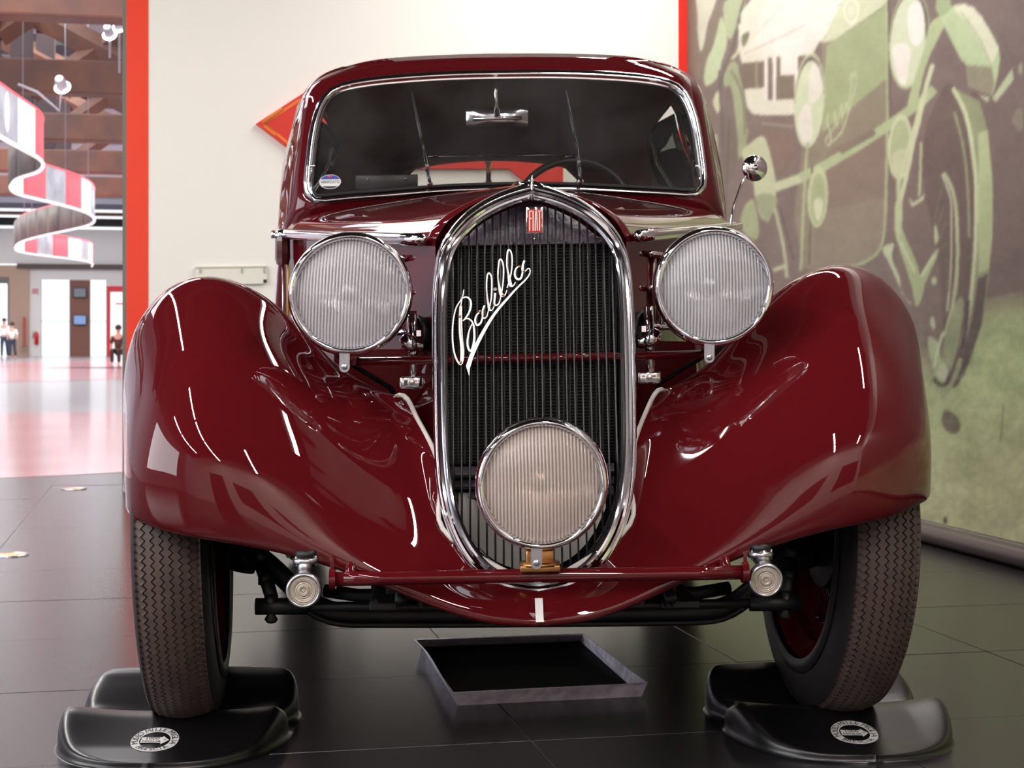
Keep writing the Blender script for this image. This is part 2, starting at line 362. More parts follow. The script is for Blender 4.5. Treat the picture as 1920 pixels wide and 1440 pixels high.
# the wing and near wheel
poly(sm(B_((670,170),(760,90),(820,60),(760,200),(700,320),(640,470),(600,640),(560,760),(520,740),(560,560),(640,300))), (178, 190, 144))
poly(B_((720,-60),(810,-60),(820,90),(740,110),(710,60)), (164, 178, 134))
poly(B_((745,130),(830,40),(900,22),(970,50),(1030,120),(1090,220),(1140,320),(1150,400),(1130,520),(1095,650),(930,580),(920,440),(880,400),(820,280)), (190, 206, 160))
poly(B_((830,40),(900,25),(970,50),(1030,120),(1140,330),(1090,440),(1030,320),(930,150),(860,90)), (226, 226, 198)); poly(B_((925,440),(1090,450),(1110,560),(1090,650),(930,575)), (150, 144, 118)); stroke(B_((880,80),(990,230),(1085,430)), 3, (180,184,146))
poly(B_((1095,660),(1230,460),(1240,540),(1120,690)), (190, 200, 160)); poly(B_((1000,640),(1080,660),(1060,690)), (200,206,170)); poly(sm(B_((1280,430),(1296,430),(1296,500),(1270,480))), (160,160,134)); poly(sm(B_((1230,800),(1290,730),(1296,880),(1240,840))), (150,146,122), .6)
poly(sm(B_((800,560),(900,640),(1000,640),(1060,900),(1100,1200),(1100,1500),(1060,1900),(990,2300),(860,2600),(780,2540),(760,2200),(720,1700),(640,1300),(640,900),(740,640))), (106, 88, 82))
q1 = [(820,590),(900,720),(960,950),(990,1250),(1000,1500),(990,1800),(960,2080),(900,2400),(860,2560)]
q2 = [(1010,680),(1060,860),(1100,1200),(1100,1500),(1080,1800),(1040,2120),(960,2420),(880,2560)]
poly(B_(*q1)+B_(*q2[::-1]), (150, 156, 118)); poly(B_((1000,900),(1065,880),(1100,1300),(1098,1600),(1070,1820),(1000,1850)), (186, 198, 148)); poly(B_((1000,1880),(1065,1850),(1020,2200),(930,2460),(850,2590),(800,2560),(900,2380),(960,2150)), (96, 80, 76))
stroke(B_((830,600),(910,760),(960,1000),(985,1250),(985,1500),(975,1750),(930,2150),(880,2350)), 8, (206, 216, 172)); stroke(B_((840,760),(900,1000),(930,1300),(940,1600)), 5, (150,160,118))
stroke(B_((770,1170),(830,1300),(855,1500),(860,1750),(830,2050),(770,2270)), 7, (186,194,152)); stroke(B_((755,1180),(810,1330),(820,1500),(815,1800),(790,2100)), 3, (214,220,184))
stroke(B_((690,440),(640,620),(600,800),(560,960),(520,1160),(470,1360)), 9, (206,212,172)); stroke(B_((615,960),(610,1120),(600,1320)), 5, (186,194,152)); poly(B_((530,1330),(560,1370),(640,1310),(630,1350),(550,1400)), (200,208,170))
poly(sm(C_((400,180),(430,150),(470,230),(540,400),(560,440),(640,300),(660,320),(590,480),(570,560),(530,640),(500,520),(440,330))), (172, 184, 138)); stroke(C_((430,240),(520,430)), 5, (206,212,174)); stroke(C_((640,320),(560,450)), 7, (200,208,168))
poly(sm(C_((320,280),(390,250),(380,310),(400,400),(430,480),(440,560),(500,620),(470,600),(400,460),(350,350))), (196,206,166)); poly(sm(C_((400,0),(440,0),(430,200),(400,200))), (190,200,156)); poly(sm(C_((640,130),(665,200),(655,250),(640,230))), (196,204,164)); poly(sm(C_((620,700),(640,720),(640,780),(615,740))), (190,200,160)); ell(*C_((637,480))[0], 5, 8, (190,200,160))
poly(sm(C_((600,830),(660,860),(680,960),(720,1000),(700,1080),(660,1090),(620,980))), (176,190,146)); poly(sm(C_((700,860),(760,640),(800,580),(820,640),(780,900),(720,1040))), (152,160,122)); ell(*C_((690,1040))[0], 10, 16, (206,214,178)); stroke(C_((690,800),(650,950),(640,1010)), 4, (214,220,186))
stroke(C_((635,1080),(690,1120),(750,1060),(790,940),(830,780),(845,600)), 7, (88,72,68)); stroke(C_((700,1180),(760,1080),(800,960)), 10, (160,168,128)); poly(sm(C_((640,1110),(700,1130),(760,1080),(700,1200),(670,1180))), (170,178,136))
for k_ in range(9): stroke(B_((700+18*k_, 1500+60*k_),(760+8*k_, 1250+130*k_)), 1.6, (150,152,122), .6)
poly(sm([(1775,770),(1800,785),(1798,812),(1772,800)]), (110, 96, 84), .8); stroke([(1885,560+200),(1880,830)], 3, (140,130,100), .6); ell(1776, 976, 3, 7, (70, 60, 50))
rs = np.random.RandomState(7)
def noise(n, m, s):
    a = rs.rand(int(n/s)+3, int(m/s)+3); i = np.arange(n)/s; j = np.arange(m)/s; i0 = i.astype(int); j0 = j.astype(int); fi = (i-i0)[:,None]; fj = (j-j0)[None,:]
    return (a[i0][:,j0]*(1-fi)*(1-fj)+a[i0+1][:,j0]*fi*(1-fj)+a[i0][:,j0+1]*(1-fi)*fj+a[i0+1][:,j0+1]*fi*fj)-.5
nz = noise(YN, XN, 30)*.6+noise(YN, XN, 10)*.5+noise(YN, XN, 4)*.5
grass = 1/(1+np.exp(-(yy-600-.15*(1920-xx))/30))
cv += (nz*(16+34*grass))[:,:,None]*np.array([1,1,.9])
g = np.exp(-np.arange(-6,7)**2/2/1.6**2); g /= g.sum()
for ax in (0, 1):
    pd = np.pad(cv, [(6,6) if ax == k else (0,0) for k in range(3)], 'edge'); cv = sum(g[k]*np.take(pd, np.arange(k, k+cv.shape[ax]), axis=ax) for k in range(13))
pxs = np.concatenate([np.linspace(1290, 1940, 270)]); zs = np.arange(.07, 2.75, .0085)
vs = []; cols = []
kk = (pxs-CX)/F; dd = UR/(kk*math.cos(TH)+math.sin(TH)); vv = -kk*dd*math.sin(TH)+dd*math.cos(TH); vv = np.minimum(vv, VB)
vv = np.concatenate([vv, np.linspace(vv[-1]-.04, VF+.1, 200)]); pxa = np.concatenate([pxs, np.full(200, 1938.)])
nw = noise(470, len(zs), 9)*.6+noise(470, len(zs), 3)*.4
da = UR*math.sin(TH)+vv*math.cos(TH)
for k in range(len(vv)):
    da_ = min(da[k], 99) if k < 270 else da[269]
    for iz, z in enumerate(zs):
        p = R(UR-.004, vv[k], z); vs.append(p)
        py = HY-(z-CH)*F/da_; j = int(min(XN-1, max(0, pxa[k]-X0))); i = int(min(YN-1, max(0, py-Y0)))
        gt = 1/(1+math.exp((z-.72-.5*nw[k, iz]*.3)/.05)); base_ = np.array((120,102,96))*(1-gt)+np.array((196,204,150) if z > .35 else (206,210,160))*gt+nw[k, iz]*(14+30*gt)
        w_ = max(0, min(1, (-py-4)/34)) if k < 270 else 1.
        if k < 270: w_ = max(w_, max(0, min(1, (pxa[k]-1921)/17)))
        cols.append(cv[i, j]*(1-w_)+base_*w_)
MUR = bpy.data.materials.new('mural_print'); MUR.use_nodes = True; b = MUR.node_tree.nodes['Principled BSDF']; b.inputs['Roughness'].default_value = .5
at_ = MUR.node_tree.nodes.new('ShaderNodeVertexColor'); at_.layer_name = 'print'; MUR.node_tree.links.new(at_.outputs[0], b.inputs['Base Color'])
O_ = R(UR, 3, 0)
o = mesh('wall_mural', [(x-O_[0], y-O_[1], z) for x, y, z in vs], grid_faces(len(vv), len(zs)), MUR, smooth=False); o.location = O_
ca = o.data.color_attributes.new('print', 'FLOAT_COLOR', 'POINT'); c_ = np.clip(np.array(cols)/255*.93, 0, 1); lin = np.where(c_ <= .04045, c_/12.92, ((c_+.055)/1.055)**2.4)
ca.data.foreach_set('color', np.concatenate([lin, np.ones((len(lin), 1))], 1).astype(np.float32).ravel())
s_ = o.modifiers.new('solid', 'SOLIDIFY'); s_.thickness = .003
tag(o, 'huge green-tinted photo print of an early open racing car, covering the right wall', 'mural')
# ================================================================ the car
PSI = math.radians(2.5); OC = np.array([.0241, 3.0]); KS = .020
cxv = np.array([math.cos(PSI), math.sin(PSI)]); cyv = np.array([-math.sin(PSI), math.cos(PSI)])
car = tag(empty('vintage_car', (OC[0], OC[1], 0), PSI), 'dark maroon vintage sedan with tall black grille and three round headlamps', 'car')
def L(px, py, y, sh=True):
    """the car-frame point seen at a measured pixel, at depth y behind the front axle"""
    r = np.array([(px-CX)/F, 1.0]); t = (y+OC@cyv)/(r@cyv); q = r*t-OC; z = CH-(py-HY)/F*t
    x = q@cxv
    return np.array([x, y, z-(KS*x if sh else 0)])
def sh(vs): return [(v[0], v[1], v[2]+KS*v[0]) for v in vs]
def cm(name, vf, m, parent=car, **k):
    return mesh(name, sh(vf[0]), vf[1], m, parent, **k)
def mir(vf): return [(-v[0], v[1], v[2]) for v in vf[0]], [tuple(f)[::-1] for f in vf[1]]
def mirS(S): T = np.array(S).copy(); T[...,0] *= -1; return T[:, ::-1]
def csurf(S, name, m, **k):
    S = np.array(S); vs = S.reshape(-1, 3); return cm(name, (vs, grid_faces(*S.shape[:2])), m, **k)
# ---- front fenders, rows run across from the outer skirt to the centre, from the tail over the crown to the front lip
def mm(*q): return [np.array(p, float) for p in q]
net = [
 mm((-.700,.62,.33),(-.708,.61,.36),(-.706,.60,.39),(-.66,.60,.41),(-.60,.60,.41),(-.56,.60,.40),(-.54,.60,.39),(-.53,.60,.38),(-.52,.60,.37)),
 mm((-.704,.36,.50),(-.714,.34,.59),(-.692,.33,.66),(-.61,.32,.71),(-.52,.31,.69),(-.46,.29,.60),(-.40,.26,.55),(-.365,.23,.53),(-.34,.20,.52)),
 [L(*p) for p in ((244,900,.05),(240,755,.03),(262,600,.02),(366,515,.0),(480,541,.0),(552,600,-.02),(625,680,-.05),(682,722,-.08),(742,745,-.17))],
 [L(*p) for p in ((241,925,-.08),(237,790,-.10),(254,643,-.12),(366,545,-.13),(478,580,-.14),(552,645,-.14),(632,707,-.15),(706,747,-.17),(778,778,-.21))],
 [L(*p) for p in ((240,942,-.18),(238,830,-.21),(263,715,-.235),(366,630,-.265),(480,660,-.265),(570,708,-.245),(662,757,-.225),(746,792,-.225),(815,850,-.285))],
 [L(*p) for p in ((242,955,-.25),(244,870,-.29),(277,785,-.325),(366,725,-.350),(485,748,-.345),(592,790,-.315),(694,835,-.285),(777,875,-.285),(826,930,-.335))],
 [L(*p) for p in ((247,963,-.29),(256,905,-.335),(292,850,-.372),(370,818,-.395),(492,838,-.392),(612,876,-.368),(720,925,-.345),(800,972,-.345),(850,1015,-.365))],
 [L(*p) for p in ((254,968,-.31),(272,935,-.36),(310,912,-.392),(378,905,-.412),(498,925,-.412),(628,968,-.398),(748,1022,-.388),(852,1076,-.392),(1004,1112,-.405))],
 [L(*p) for p in ((258,972,-.312),(290,982,-.365),(335,992,-.398),(400,1003,-.412),(505,1021,-.417),(635,1058,-.418),(768,1111,-.424),(900,1158,-.434),(1004,1166,-.440))],
]
lip = [p+np.array([.004, .02, -.006]) for p in net[-1]]; net.append(lip)
NET = np.array(net); NET[7:,8,0] = .004
FS = bspl(NET, 90, 96)
for _ in range(45):                                   # fair the sheet
    FS[1:-1,1:-1] = .5*FS[1:-1,1:-1]+.125*(FS[:-2,1:-1]+FS[2:,1:-1]+FS[1:-1,:-2]+FS[1:-1,2:])
csurf(FS, 'front_fender', PAINT, solid=.004)
csurf(mirS(FS), 'front_fender', PAINT, solid=.004)
# inner skirt of each fender (dark, closes the wheel well towards the engine)
for s in (1, -1):
    vs = []
    for z in (.36, .52, .70):
        for y in (-.30, -.1, .15, .4): vs.append((-.40*s-(.0 if z < .6 else .02*s), y, z if y > -.2 else min(z, .56)))
    cm('inner_wing', (vs, grid_faces(3, 4)), BLACKM, solid=.003)
# light beading along the fender edge
bead = np.array([FS[i, -1] for i in range(90)])
i0 = int(90*1.9/9); i1 = int(90*6.98/9)
bp_ = bead[i0:i1:2]+np.array([.0, -.004, .002])
IV = mat('ivory_beading', (214, 206, 200), .35)
cm('beading', tube(bp_, .0042, 8), IV); cm('beading', tube(bp_*np.array([-1,1,1]), .0042, 8), IV)
# ---- radiator shell
def yg(py): return -.225-.175*(py-350)/750
gl = [(1002,360),(965,370),(930,384),(890,408),(858,440),(837,478),(827,540),(825,620),(826,720),(828,820),(832,890),(845,965),(868,1020),(900,1062),(945,1090),(1002,1101)]
gp = [L(x, y, yg(y)) for x, y in gl]
gp = dens(gp, 90); gp[0,0] = 0; gp[-1,0] = 0
loop = np.concatenate([gp, (gp*np.array([-1,1,1]))[::-1][1:-1]])
cen = np.array([0, 0, .6])
def gside(i, p, T):
    n = len(p); t = T[i]; fw = np.array([0,-.975,-.22]); fw = fw-t*np.dot(fw, t); fw /= np.linalg.norm(fw)
    o_ = np.cross(t, fw); c = np.array([0, p[i][1], min(max(p[i][2], .42), .8)])
    if np.dot(o_, p[i]-c) < 0: o_ = -o_
    return o_, fw
prof = [(-.0125,-.03),(-.0125,.000),(-.0105,.004),(-.0075,.0045),(-.0055,.001),(-.004,.003),(.0,.0085),(.004,.0085),(.0075,.003),(.0085,.000),(.0105,.002),(.013,-.002),(.0135,-.03)]
cm('radiator_shell', sweep(loop, prof, gside, closed=True), CHROME, ang=50)
# crest ornament over the shell
orn = MB(); c0 = L(1000, 352, -.222); c0[0] = 0
orn.add(*lathe([(0,-.012),(.006,-.010),(.0085,0),(.006,.008),(0,.012)], 14, Matrix.Translation(c0+np.array([0,-.006,-.002])) @ Matrix.Scale(1.9,4,(0,0,1)) @ Matrix.Scale(.4,4,(1,0,0))))
orn.add(*tube([c0+np.array([0,.10,.016]), c0+np.array([0,.05,.014]), c0+np.array([0,.0,.010]), c0+np.array([0,-.008,-.012])], [.003,.005,.006,.004], 10))
for s in (-1, 1): orn.add(*tube([c0+np.array([0,.0,.004]), c0+np.array([.02*s,.002,-.003]), c0+np.array([.045*s,.004,-.013])], [.009,.007,.004], 10))
mesh('crest_ornament', sh(orn.v), orn.f, CHROME, car)
# bars
def inner_z(x):                                     # the shell's inner edge at a given x
    h = [p for p in gp]; xs = np.array([-abs(p[0])+.011 for p in h]); zz = np.array([p[2] for p in h]); yy_ = np.array([p[1] for p in h])
    kmin = int(np.argmin(xs)); t = np.interp(-abs(x), xs[:kmin+1][::-1], zz[:kmin+1][::-1]); b = np.interp(-abs(x), xs[kmin:], zz[kmin:])
    return t, b
def ygz(z):
    zz = gp[:,2]; o_ = np.argsort(zz); return float(np.interp(z, zz[o_], gp[o_,1]))
BAR = mat('grille_bar_black', (24, 21, 24), .32, spec=.5)
for k in range(21):
    x = (k-10)*.01345
    t, b = inner_z(x); zs_ = np.linspace(b+.004, t-.006, 8)
    cm('grille_bar', tube([(x, ygz(z)+.012, z) for z in zs_], [.0017]*8, 6), BAR)
# radiator behind the bars
core = MB(); z1 = L(1000, 459, -.2)[2]; z0 = L(1000, 868, -.2)[2]
hw = .148
core_o = cm('radiator_core', box((0, -.16, (z0+z1)/2), (2*hw, .05, z1-z0)), mat('core_black', (12, 11, 13), .6), smooth=False)
fin = MB(); nf = 0
for k in range(26):
    x = -hw+.006+k*(2*hw-.012)/25
    n_ = 68
    for j in range(n_):
        z = z0+(z1-z0)*(j+.5)/n_
        fin.add([(x-.0036,-.187,z-.0012),(x+.0036,-.187,z-.0012),(x+.0036,-.190,z+.0012),(x-.0036,-.190,z+.0012)], [(0,1,2,3)])
    fin.add(*box((x+.0055, -.190, (z0+z1)/2), (.0016, .008, z1-z0)))
o = mesh('core_fins', sh(fin.v), fin.f, mat('fin_metal', (30, 26, 30), .5, spec=.6), core_o, smooth=False); o['kind'] = 'stuff'
# top tank with hammered dark skin
tt = []
xs_ = np.linspace(-.14, .14, 25)
for x in xs_: tt.append([(x, -.185, z1-.004), (x, -.192, z1+.004), (x, -.192, z1+.006), (x, -.196, max(z1+.012, inner_z(x*.97)[0]-.012)), (x, -.150, max(z1+.014, inner_z(x*.97)[0]-.008))])
csurf(np.array(tt), 'header_tank', mat('tank_black', (88, 74, 90), .38, spec=.7, bump=(90, .5, .004), var=(30, .6, (26, 22, 28))))
cm('tank_seam', box((0, -.197, z1+.004), (.276, .006, .006)), MATS['tank_black'], smooth=False)
for x in np.linspace(-.12, .12, 9): cm('rivet', lathe([(.0028,0),(.002,.002),(0,.0026)], 8, Matrix.Translation((x, -.2, z1+.004)) @ Matrix.Rotation(math.radians(90), 4, 'X')), MATS['tank_black'])
# lower louvres and the pale splitter seen under the core
PALE = mat('pale_splitter', (168, 164, 158), .5)
for k in range(6):
    z = z0-.012-.020*k; w = max(.05, .142-.012*max(0, k-2))
    cm('louvre', box((0, -.215+.004*k, z), (2*w, .02, .0085), Matrix.Rotation(.7, 3, 'X')), mat('louvre_grey', (62, 56, 62), .35, spec=.6), bevel=.001)
sp = []
for x in np.linspace(-.125, .125, 17): t, b = inner_z(x); sp.append([(x, -.24, b+.002), (x, -.215, min(z0-.05-.3*max(0,.05-abs(x)), b+.07)), (x, -.20, min(z0-.045, b+.10))])
csurf(np.array(sp), 'splitter', PALE)
cm('shroud', ([(-.165,-.12,.84),(.165,-.12,.84),(.165,-.12,.26),(-.165,-.12,.26)], [(0,1,2,3)]), BLACKM, smooth=False)
# cross bar carrying the head lamps, passing behind the bars
xb = [L(638, 682, -.215), L(740, 680, -.215), L(1000, 671, -.215), L(1250, 668, -.215), L(1345, 664, -.215)]
for p in xb: p[2] = xb[2][2]
xb_o = cm('lamp_bar', tube([(-.30,-.212,xb[2][2]), (.30,-.212,xb[2][2])], .0072, 16), PAINT)
# ---- lettering on the grille
def ribbon(pts, w0, w1=None, n=None, prof='c'):
    q = dens(pts, n or max(8, len(pts)*7)); m_ = len(q); a = []; b = []
    for i in range(m_):
        t = q[min(i+1, m_-1)]-q[max(i-1, 0)]; t /= np.linalg.norm(t)+1e-9; nn = np.array([-t[1], t[0]]); f = i/(m_-1)
        w = (w0+(w1-w0)*math.sin(math.pi*f) if prof == 'c' else w0+(w1-w0)*f)*(.72 if max(w0, w1) < 40 else .85)
        a.append(q[i]+nn*w/2); b.append(q[i]-nn*w/2)
    return a, b
SCR = lambda x, y: (840+x*.18743, 450+y*.1875)
strokes = [
 ([(158,497),(140,580),(95,650),(60,760),(45,900),(50,1050),(80,1180),(125,1245),(148,1200),(150,1050),(130,900),(125,780),(128,660),(148,560)], 13, 22, 'c'),
 ([(128,660),(125,780),(128,930),(140,1080),(135,1210)], 30, 42, 'c'),
 ([(140,585),(180,570),(222,600),(222,690),(190,760),(148,810)], 14, 28, 'c'),
 ([(148,810),(190,785),(240,815),(262,900),(262,1000),(245,1080),(225,1110),(200,1070),(198,980),(215,900),(240,840)], 14, 30, 'c'),
 ([(330,715),(295,740),(272,800),(290,850),(325,830),(345,770),(350,700)], 16, 26, 'c'),
 ([(365,655),(345,720),(355,780),(385,770),(395,740)], 26, 14, 'l'),
 ([(395,740),(430,600),(438,450),(428,350),(405,330),(388,400),(388,520),(400,640),(412,700),(440,700),(462,660)], 13, 20, 'c'),
 ([(388,480),(396,600),(415,700)], 12, 34, 'l'),
 ([(472,530),(466,600),(470,650),(500,645),(520,600)], 30, 14, 'l'),
 ([(520,600),(548,450),(556,310),(545,220),(522,190),(505,260),(500,360),(510,480),(530,560),(560,560),(590,500)], 13, 20, 'c'),
 ([(500,340),(512,460),(545,560)], 12, 36, 'l'),
 ([(590,480),(630,340),(642,220),(630,120),(607,95),(592,150),(590,260),(602,360),(620,460),(650,460),(675,420)], 13, 20, 'c'),
 ([(590,240),(604,340),(632,460)], 12, 38, 'l'),
 ([(725,262),(690,275),(668,330),(685,385),(720,390),(745,330),(752,250)], 14, 26, 'c'),
 ([(765,205),(742,280),(750,320),(780,305)], 28, 14, 'l'),
 ([(780,305),(808,282),(822,310),(790,380),(700,470),(600,580),(480,720),(370,890),(290,1040),(240,1150),(200,1270)], 10, 52, 'l'),
 ([(200,1262),(205,1300),(212,1355)], 46, 3, 'l'),
]
yS = lambda py: yg(py)-.006
scr = MB()
for pts, w0, w1, pf in strokes:
    a, b = ribbon(np.array(pts, float), w0, w1, prof=pf); n_ = len(a); vs = []
    for off in (0, .0025):
        for s_ in (a, b):
            for q in s_: X, Y = SCR(*q); p = L(X, Y, yS(Y)); p[1] += off; vs.append(p)
    fs = []
    for i in range(n_-1): fs += [(i, i+1, n_+i+1, n_+i), (2*n_+i, 3*n_+i, 3*n_+i+1, 2*n_+i+1), (i, 2*n_+i, 2*n_+i+1, i+1), (n_+i, n_+i+1, 3*n_+i+1, 3*n_+i)]
    fs += [(0, n_, 3*n_, 2*n_), (n_-1, 3*n_-1, 4*n_-1, 2*n_-1)]
    scr.add(vs, fs)
X, Y = SCR(472, 490); p = L(X, Y, yS(Y)); scr.add(*lathe([(.0030,.0025),(.0030,0),(0,0)], 14, Matrix.Translation(p) @ Matrix.Rotation(math.radians(90), 4, 'X') @ Matrix.Translation((0,0,-.0025))))
sc_o = mesh('script_badge', sh(scr.v), scr.f, mat('badge_steel', (204, 200, 198), .3, .6), car, smooth=False)
sc_o['label'] = 'slanting silver cursive lettering wired to the grille'
for q in ((118,765),(125,1225),(553,552),(713,268),(318,715),(760,310)):
    X, Y = SCR(*q); p = L(X, Y, yS(Y)-.0005); cm('screw', lathe([(.0024,0),(.002,.0012),(0,.0016)], 10, Matrix.Translation(p) @ Matrix.Rotation(math.radians(90), 4, 'X')), BRASS, sc_o)
# enamel badge: silver frame, red ground, four tall narrow letters
bc = [L(986, 389, yg(389)), L(1018, 389, yg(389)), L(1018, 439, yg(439)), L(986, 439, yg(439))]
bc_ = sum(bc)/4; bw = bc[1][0]-bc[0][0]; bh = bc[0][2]-bc[3][2]; yb = bc_[1]-.008
bo = cm('maker_badge', box((bc_[0], yb, bc_[2]), (bw, .006, bh)), CHROME, bevel=.0012)
cm('enamel', box((bc_[0], yb-.0033, bc_[2]-bh*.02), (bw*.80, .0012, bh*.84)), mat('red_enamel', (206, 30, 34), .25), bo, smooth=False)
let = MB(); hB = bh*.74; W_ = bw*.155; st = bw*.062
def bar_(x0, z0_, x1, z1_, w=None):
    w = w or st; d = np.array([x1-x0, z1_-z0_]); d /= np.linalg.norm(d); n_ = np.array([-d[1], d[0]])*w/2
    c = [(x0+n_[0], z0_+n_[1]), (x0-n_[0], z0_-n_[1]), (x1-n_[0], z1_-n_[1]), (x1+n_[0], z1_+n_[1])]
    X0_, Z0_ = bc_[0], bc_[2]-bh*.02
    let.add([(X0_+a, yb-.0051, Z0_+b) for a, b in c]+[(X0_+a, yb-.0038, Z0_+b) for a, b in c], [(0,3,2,1),(0,1,5,4),(1,2,6,5),(2,3,7,6),(3,0,4,7)])
h2 = hB/2
bar_(-.30*bw,-h2,-.30*bw,h2); bar_(-.33*bw,h2-st/2,-.16*bw,h2-st/2); bar_(-.30*bw,h2*.25,-.18*bw,h2*.25)
bar_(-.10*bw,-h2,-.10*bw,h2)
bar_(.02*bw,-h2,.045*bw,h2); bar_(.15*bw,-h2,.105*bw,h2); bar_(.02*bw,h2-st/2,.12*bw,h2-st/2); bar_(.03*bw,h2*.2,.14*bw,h2*.2)
bar_(.27*bw,-h2,.27*bw,h2); bar_(.19*bw,h2-st/2,.36*bw,h2-st/2)
mesh('lettering', sh(let.v), let.f, mat('badge_cream', (238, 226, 214), .35), bo, smooth=False)
cm('badge_stud', tube([L(1002, 444, yg(444)-.004), L(1002, 450, yg(450)-.004)], .0016, 8), CHROME)
# ---- bonnet
fr = [L(x, y, yy_) for x, y, yy_ in ((818,454,-.19),(826,436,-.19),(842,415,-.19),(880,388,-.19),(938,364,-.19),(1001,348,-.19))]
re = [L(x, y, yy_) for x, y, yy_ in ((535,440,.72),(552,419,.76),(600,400,.79),(690,384,.81),(820,370,.82),(950,360,.83))]
fr = dens(fr, 26); re = dens(re, 26); fr[-1,0] = 0; re[-1,0] = 0
rows = []
for t in np.linspace(0, 1, 24):
    bul = .006*math.sin(math.pi*t); r_ = fr*(1-t)+re*t; r_[:,2] += bul*np.linspace(.2, 1, 26)
    full = np.concatenate([r_, (r_*np.array([-1,1,1]))[::-1][1:]]); rows.append(full)
csurf(np.array(rows)[::-1], 'bonnet', PAINT, solid=.003)
cm('bonnet_hinge', tube([fr[-1]+np.array([0,.02,.002]), (fr[-1]+re[-1])/2+np.array([0,0,.013]), re[-1]+np.array([0,0,.003])], .004, 8), CHROME)
# engine side panels and their trims
for s in (1, -1):
    a0 = L(816, 452, -.20); a1 = L(535, 440, .72); S_ = []
    for t in np.linspace(0, 1, 14):
        p = a0*(1-t)+a1*t; p[0] -= .012*math.sin(math.pi*t); col = []
        for w in np.linspace(0, 1, 8): col.append((s*(p[0]+.010*w), p[1], p[2]*(1-w)+.32*w))
        S_.append(col)
    so = csurf(np.array(S_) if s == 1 else np.array(S_)[::-1], 'engine_side_panel', PAINT)
    def sp_(t, z): p = a0*(1-t)+a1*t; return np.array([s*(p[0]-.012*math.sin(math.pi*t)+.010*(p[2]-z)/(p[2]-.32)), p[1], z])
    # rounded trim rail along the top of the panel, with its end knob
    zt = a0[2]-.004
    path = [np.array([s*(a0[0]*(1-t)+a1[0]*t-.016-.012*math.sin(math.pi*t)), -.2*(1-t)+.72*t, (a0[2]*(1-t)+a1[2]*t)+.002]) for t in np.linspace(.02, 1.03, 12)]
    cm('bonnet_rail', tube(path, [.011]*12, 16), CHROME)
    e = path[0]; cm('rail_knob', lathe([(0,-.010),(.009,-.006),(.0125,0),(.009,.006),(0,.010)], 14, Matrix.Translation(e+np.array([0,-.004,0]))), CHROME)
    for kz, (t0, t1, z) in enumerate(((.13, .6, L(780,482,-.1)[2]), (.13, .6, L(780,548,-.1)[2]), (.13, .6, L(780,622,-.1)[2]))):
        pa = [sp_(t, z)+np.array([-s*.008, 0, 0]) for t in np.linspace(t0, t1, 6)]
        cm('side_trim', tube(pa, [.0058]*6, 10), CHROME)
        cm('trim_button', lathe([(0,-.006),(.006,-.003),(.0075,0),(.006,.003),(0,.006)], 12, Matrix.Translation(pa[0])), CHROME)
    zt_ = L(780,488,-.1)[2]; zb_ = L(780,616,-.1)[2]
    for t in np.linspace(.17, .58, 14):
        p1 = sp_(t, zt_); p2 = sp_(t, zb_)
        cm('louvre', tube([p1+np.array([-s*.003,0,0]), p2+np.array([-s*.003,0,0])], .006, 6), mat('louvre_maroon', (74, 12, 18), .35, coat=1))
# ---- cabin
def sym(half):
    h = np.array(half); h[0,0] = 0; h[-1,0] = 0; return np.concatenate([h, (h*np.array([-1,1,1]))[::-1][1:-1]])
def half(pts, n=48): return dens(pts, n)
wy = lambda py: .84+.11*(372-py)/235
c0x = 948.
wsp = [(948,146),(850,148),(740,155),(665,165),(625,183),(605,215),(594,260),(587,320),(585,350),(594,366),(625,366),(720,358),(820,350),(948,345)]
wo_ = [(948,135),(850,137),(740,144),(655,155),(610,172),(590,210),(580,258),(573,320),(572,355),(582,377),(622,377),(720,369),(820,361),(948,356)]
ro = [(948,122),(850,124),(735,132),(645,142),(590,162),(573,205),(566,258),(557,330),(553,385),(560,405),(605,396),(700,382),(820,372),(948,366)]
sl = [(948,93),(840,95),(720,101),(625,116),(572,150),(556,200),(545,258),(534,330),(524,400),(520,440),(560,470),(700,470),(820,470),(948,470)]
def ringpx(pp, yf): return sym(half([L(x, y, yf(y)) for x, y in pp]))
r0 = ringpx(wo_, lambda y: wy(y)+.0); r1 = ringpx(ro, lambda y: wy(y)+.005)
r2 = ringpx(sl, lambda y: wy(y)+.13-.0003*max(0, y-300)*0)
def body_ring(y, zt, wt, wm, zw, zb):                # roof height, half width at the shoulder, at the waist, floor
    return sym(half([(0,y,zt),(-wt*.45,y,zt-.012),(-wt*.85,y,zt-.045),(-wt*1.0,y,zt-.10),(-wt*1.05,y,zt-.2),(-(wt*.3+wm*.7),y,(zt+zw)/2-.02),(-wm,y,zw),(-wm,y,zw-.2),(-wm*.99,y,zb+.15),(-wm*.96,y,zb),(-wm*.6,y,zb-.01),(0,y,zb-.01)]))
def resamp_like(r): return r
r3 = body_ring(1.45, 1.47, .508, .58, .98, .30); r3c = body_ring(1.51, 1.468, .508, .58, .98, .30); r3b = body_ring(1.15, 1.462, .506, .570, .98, .30)
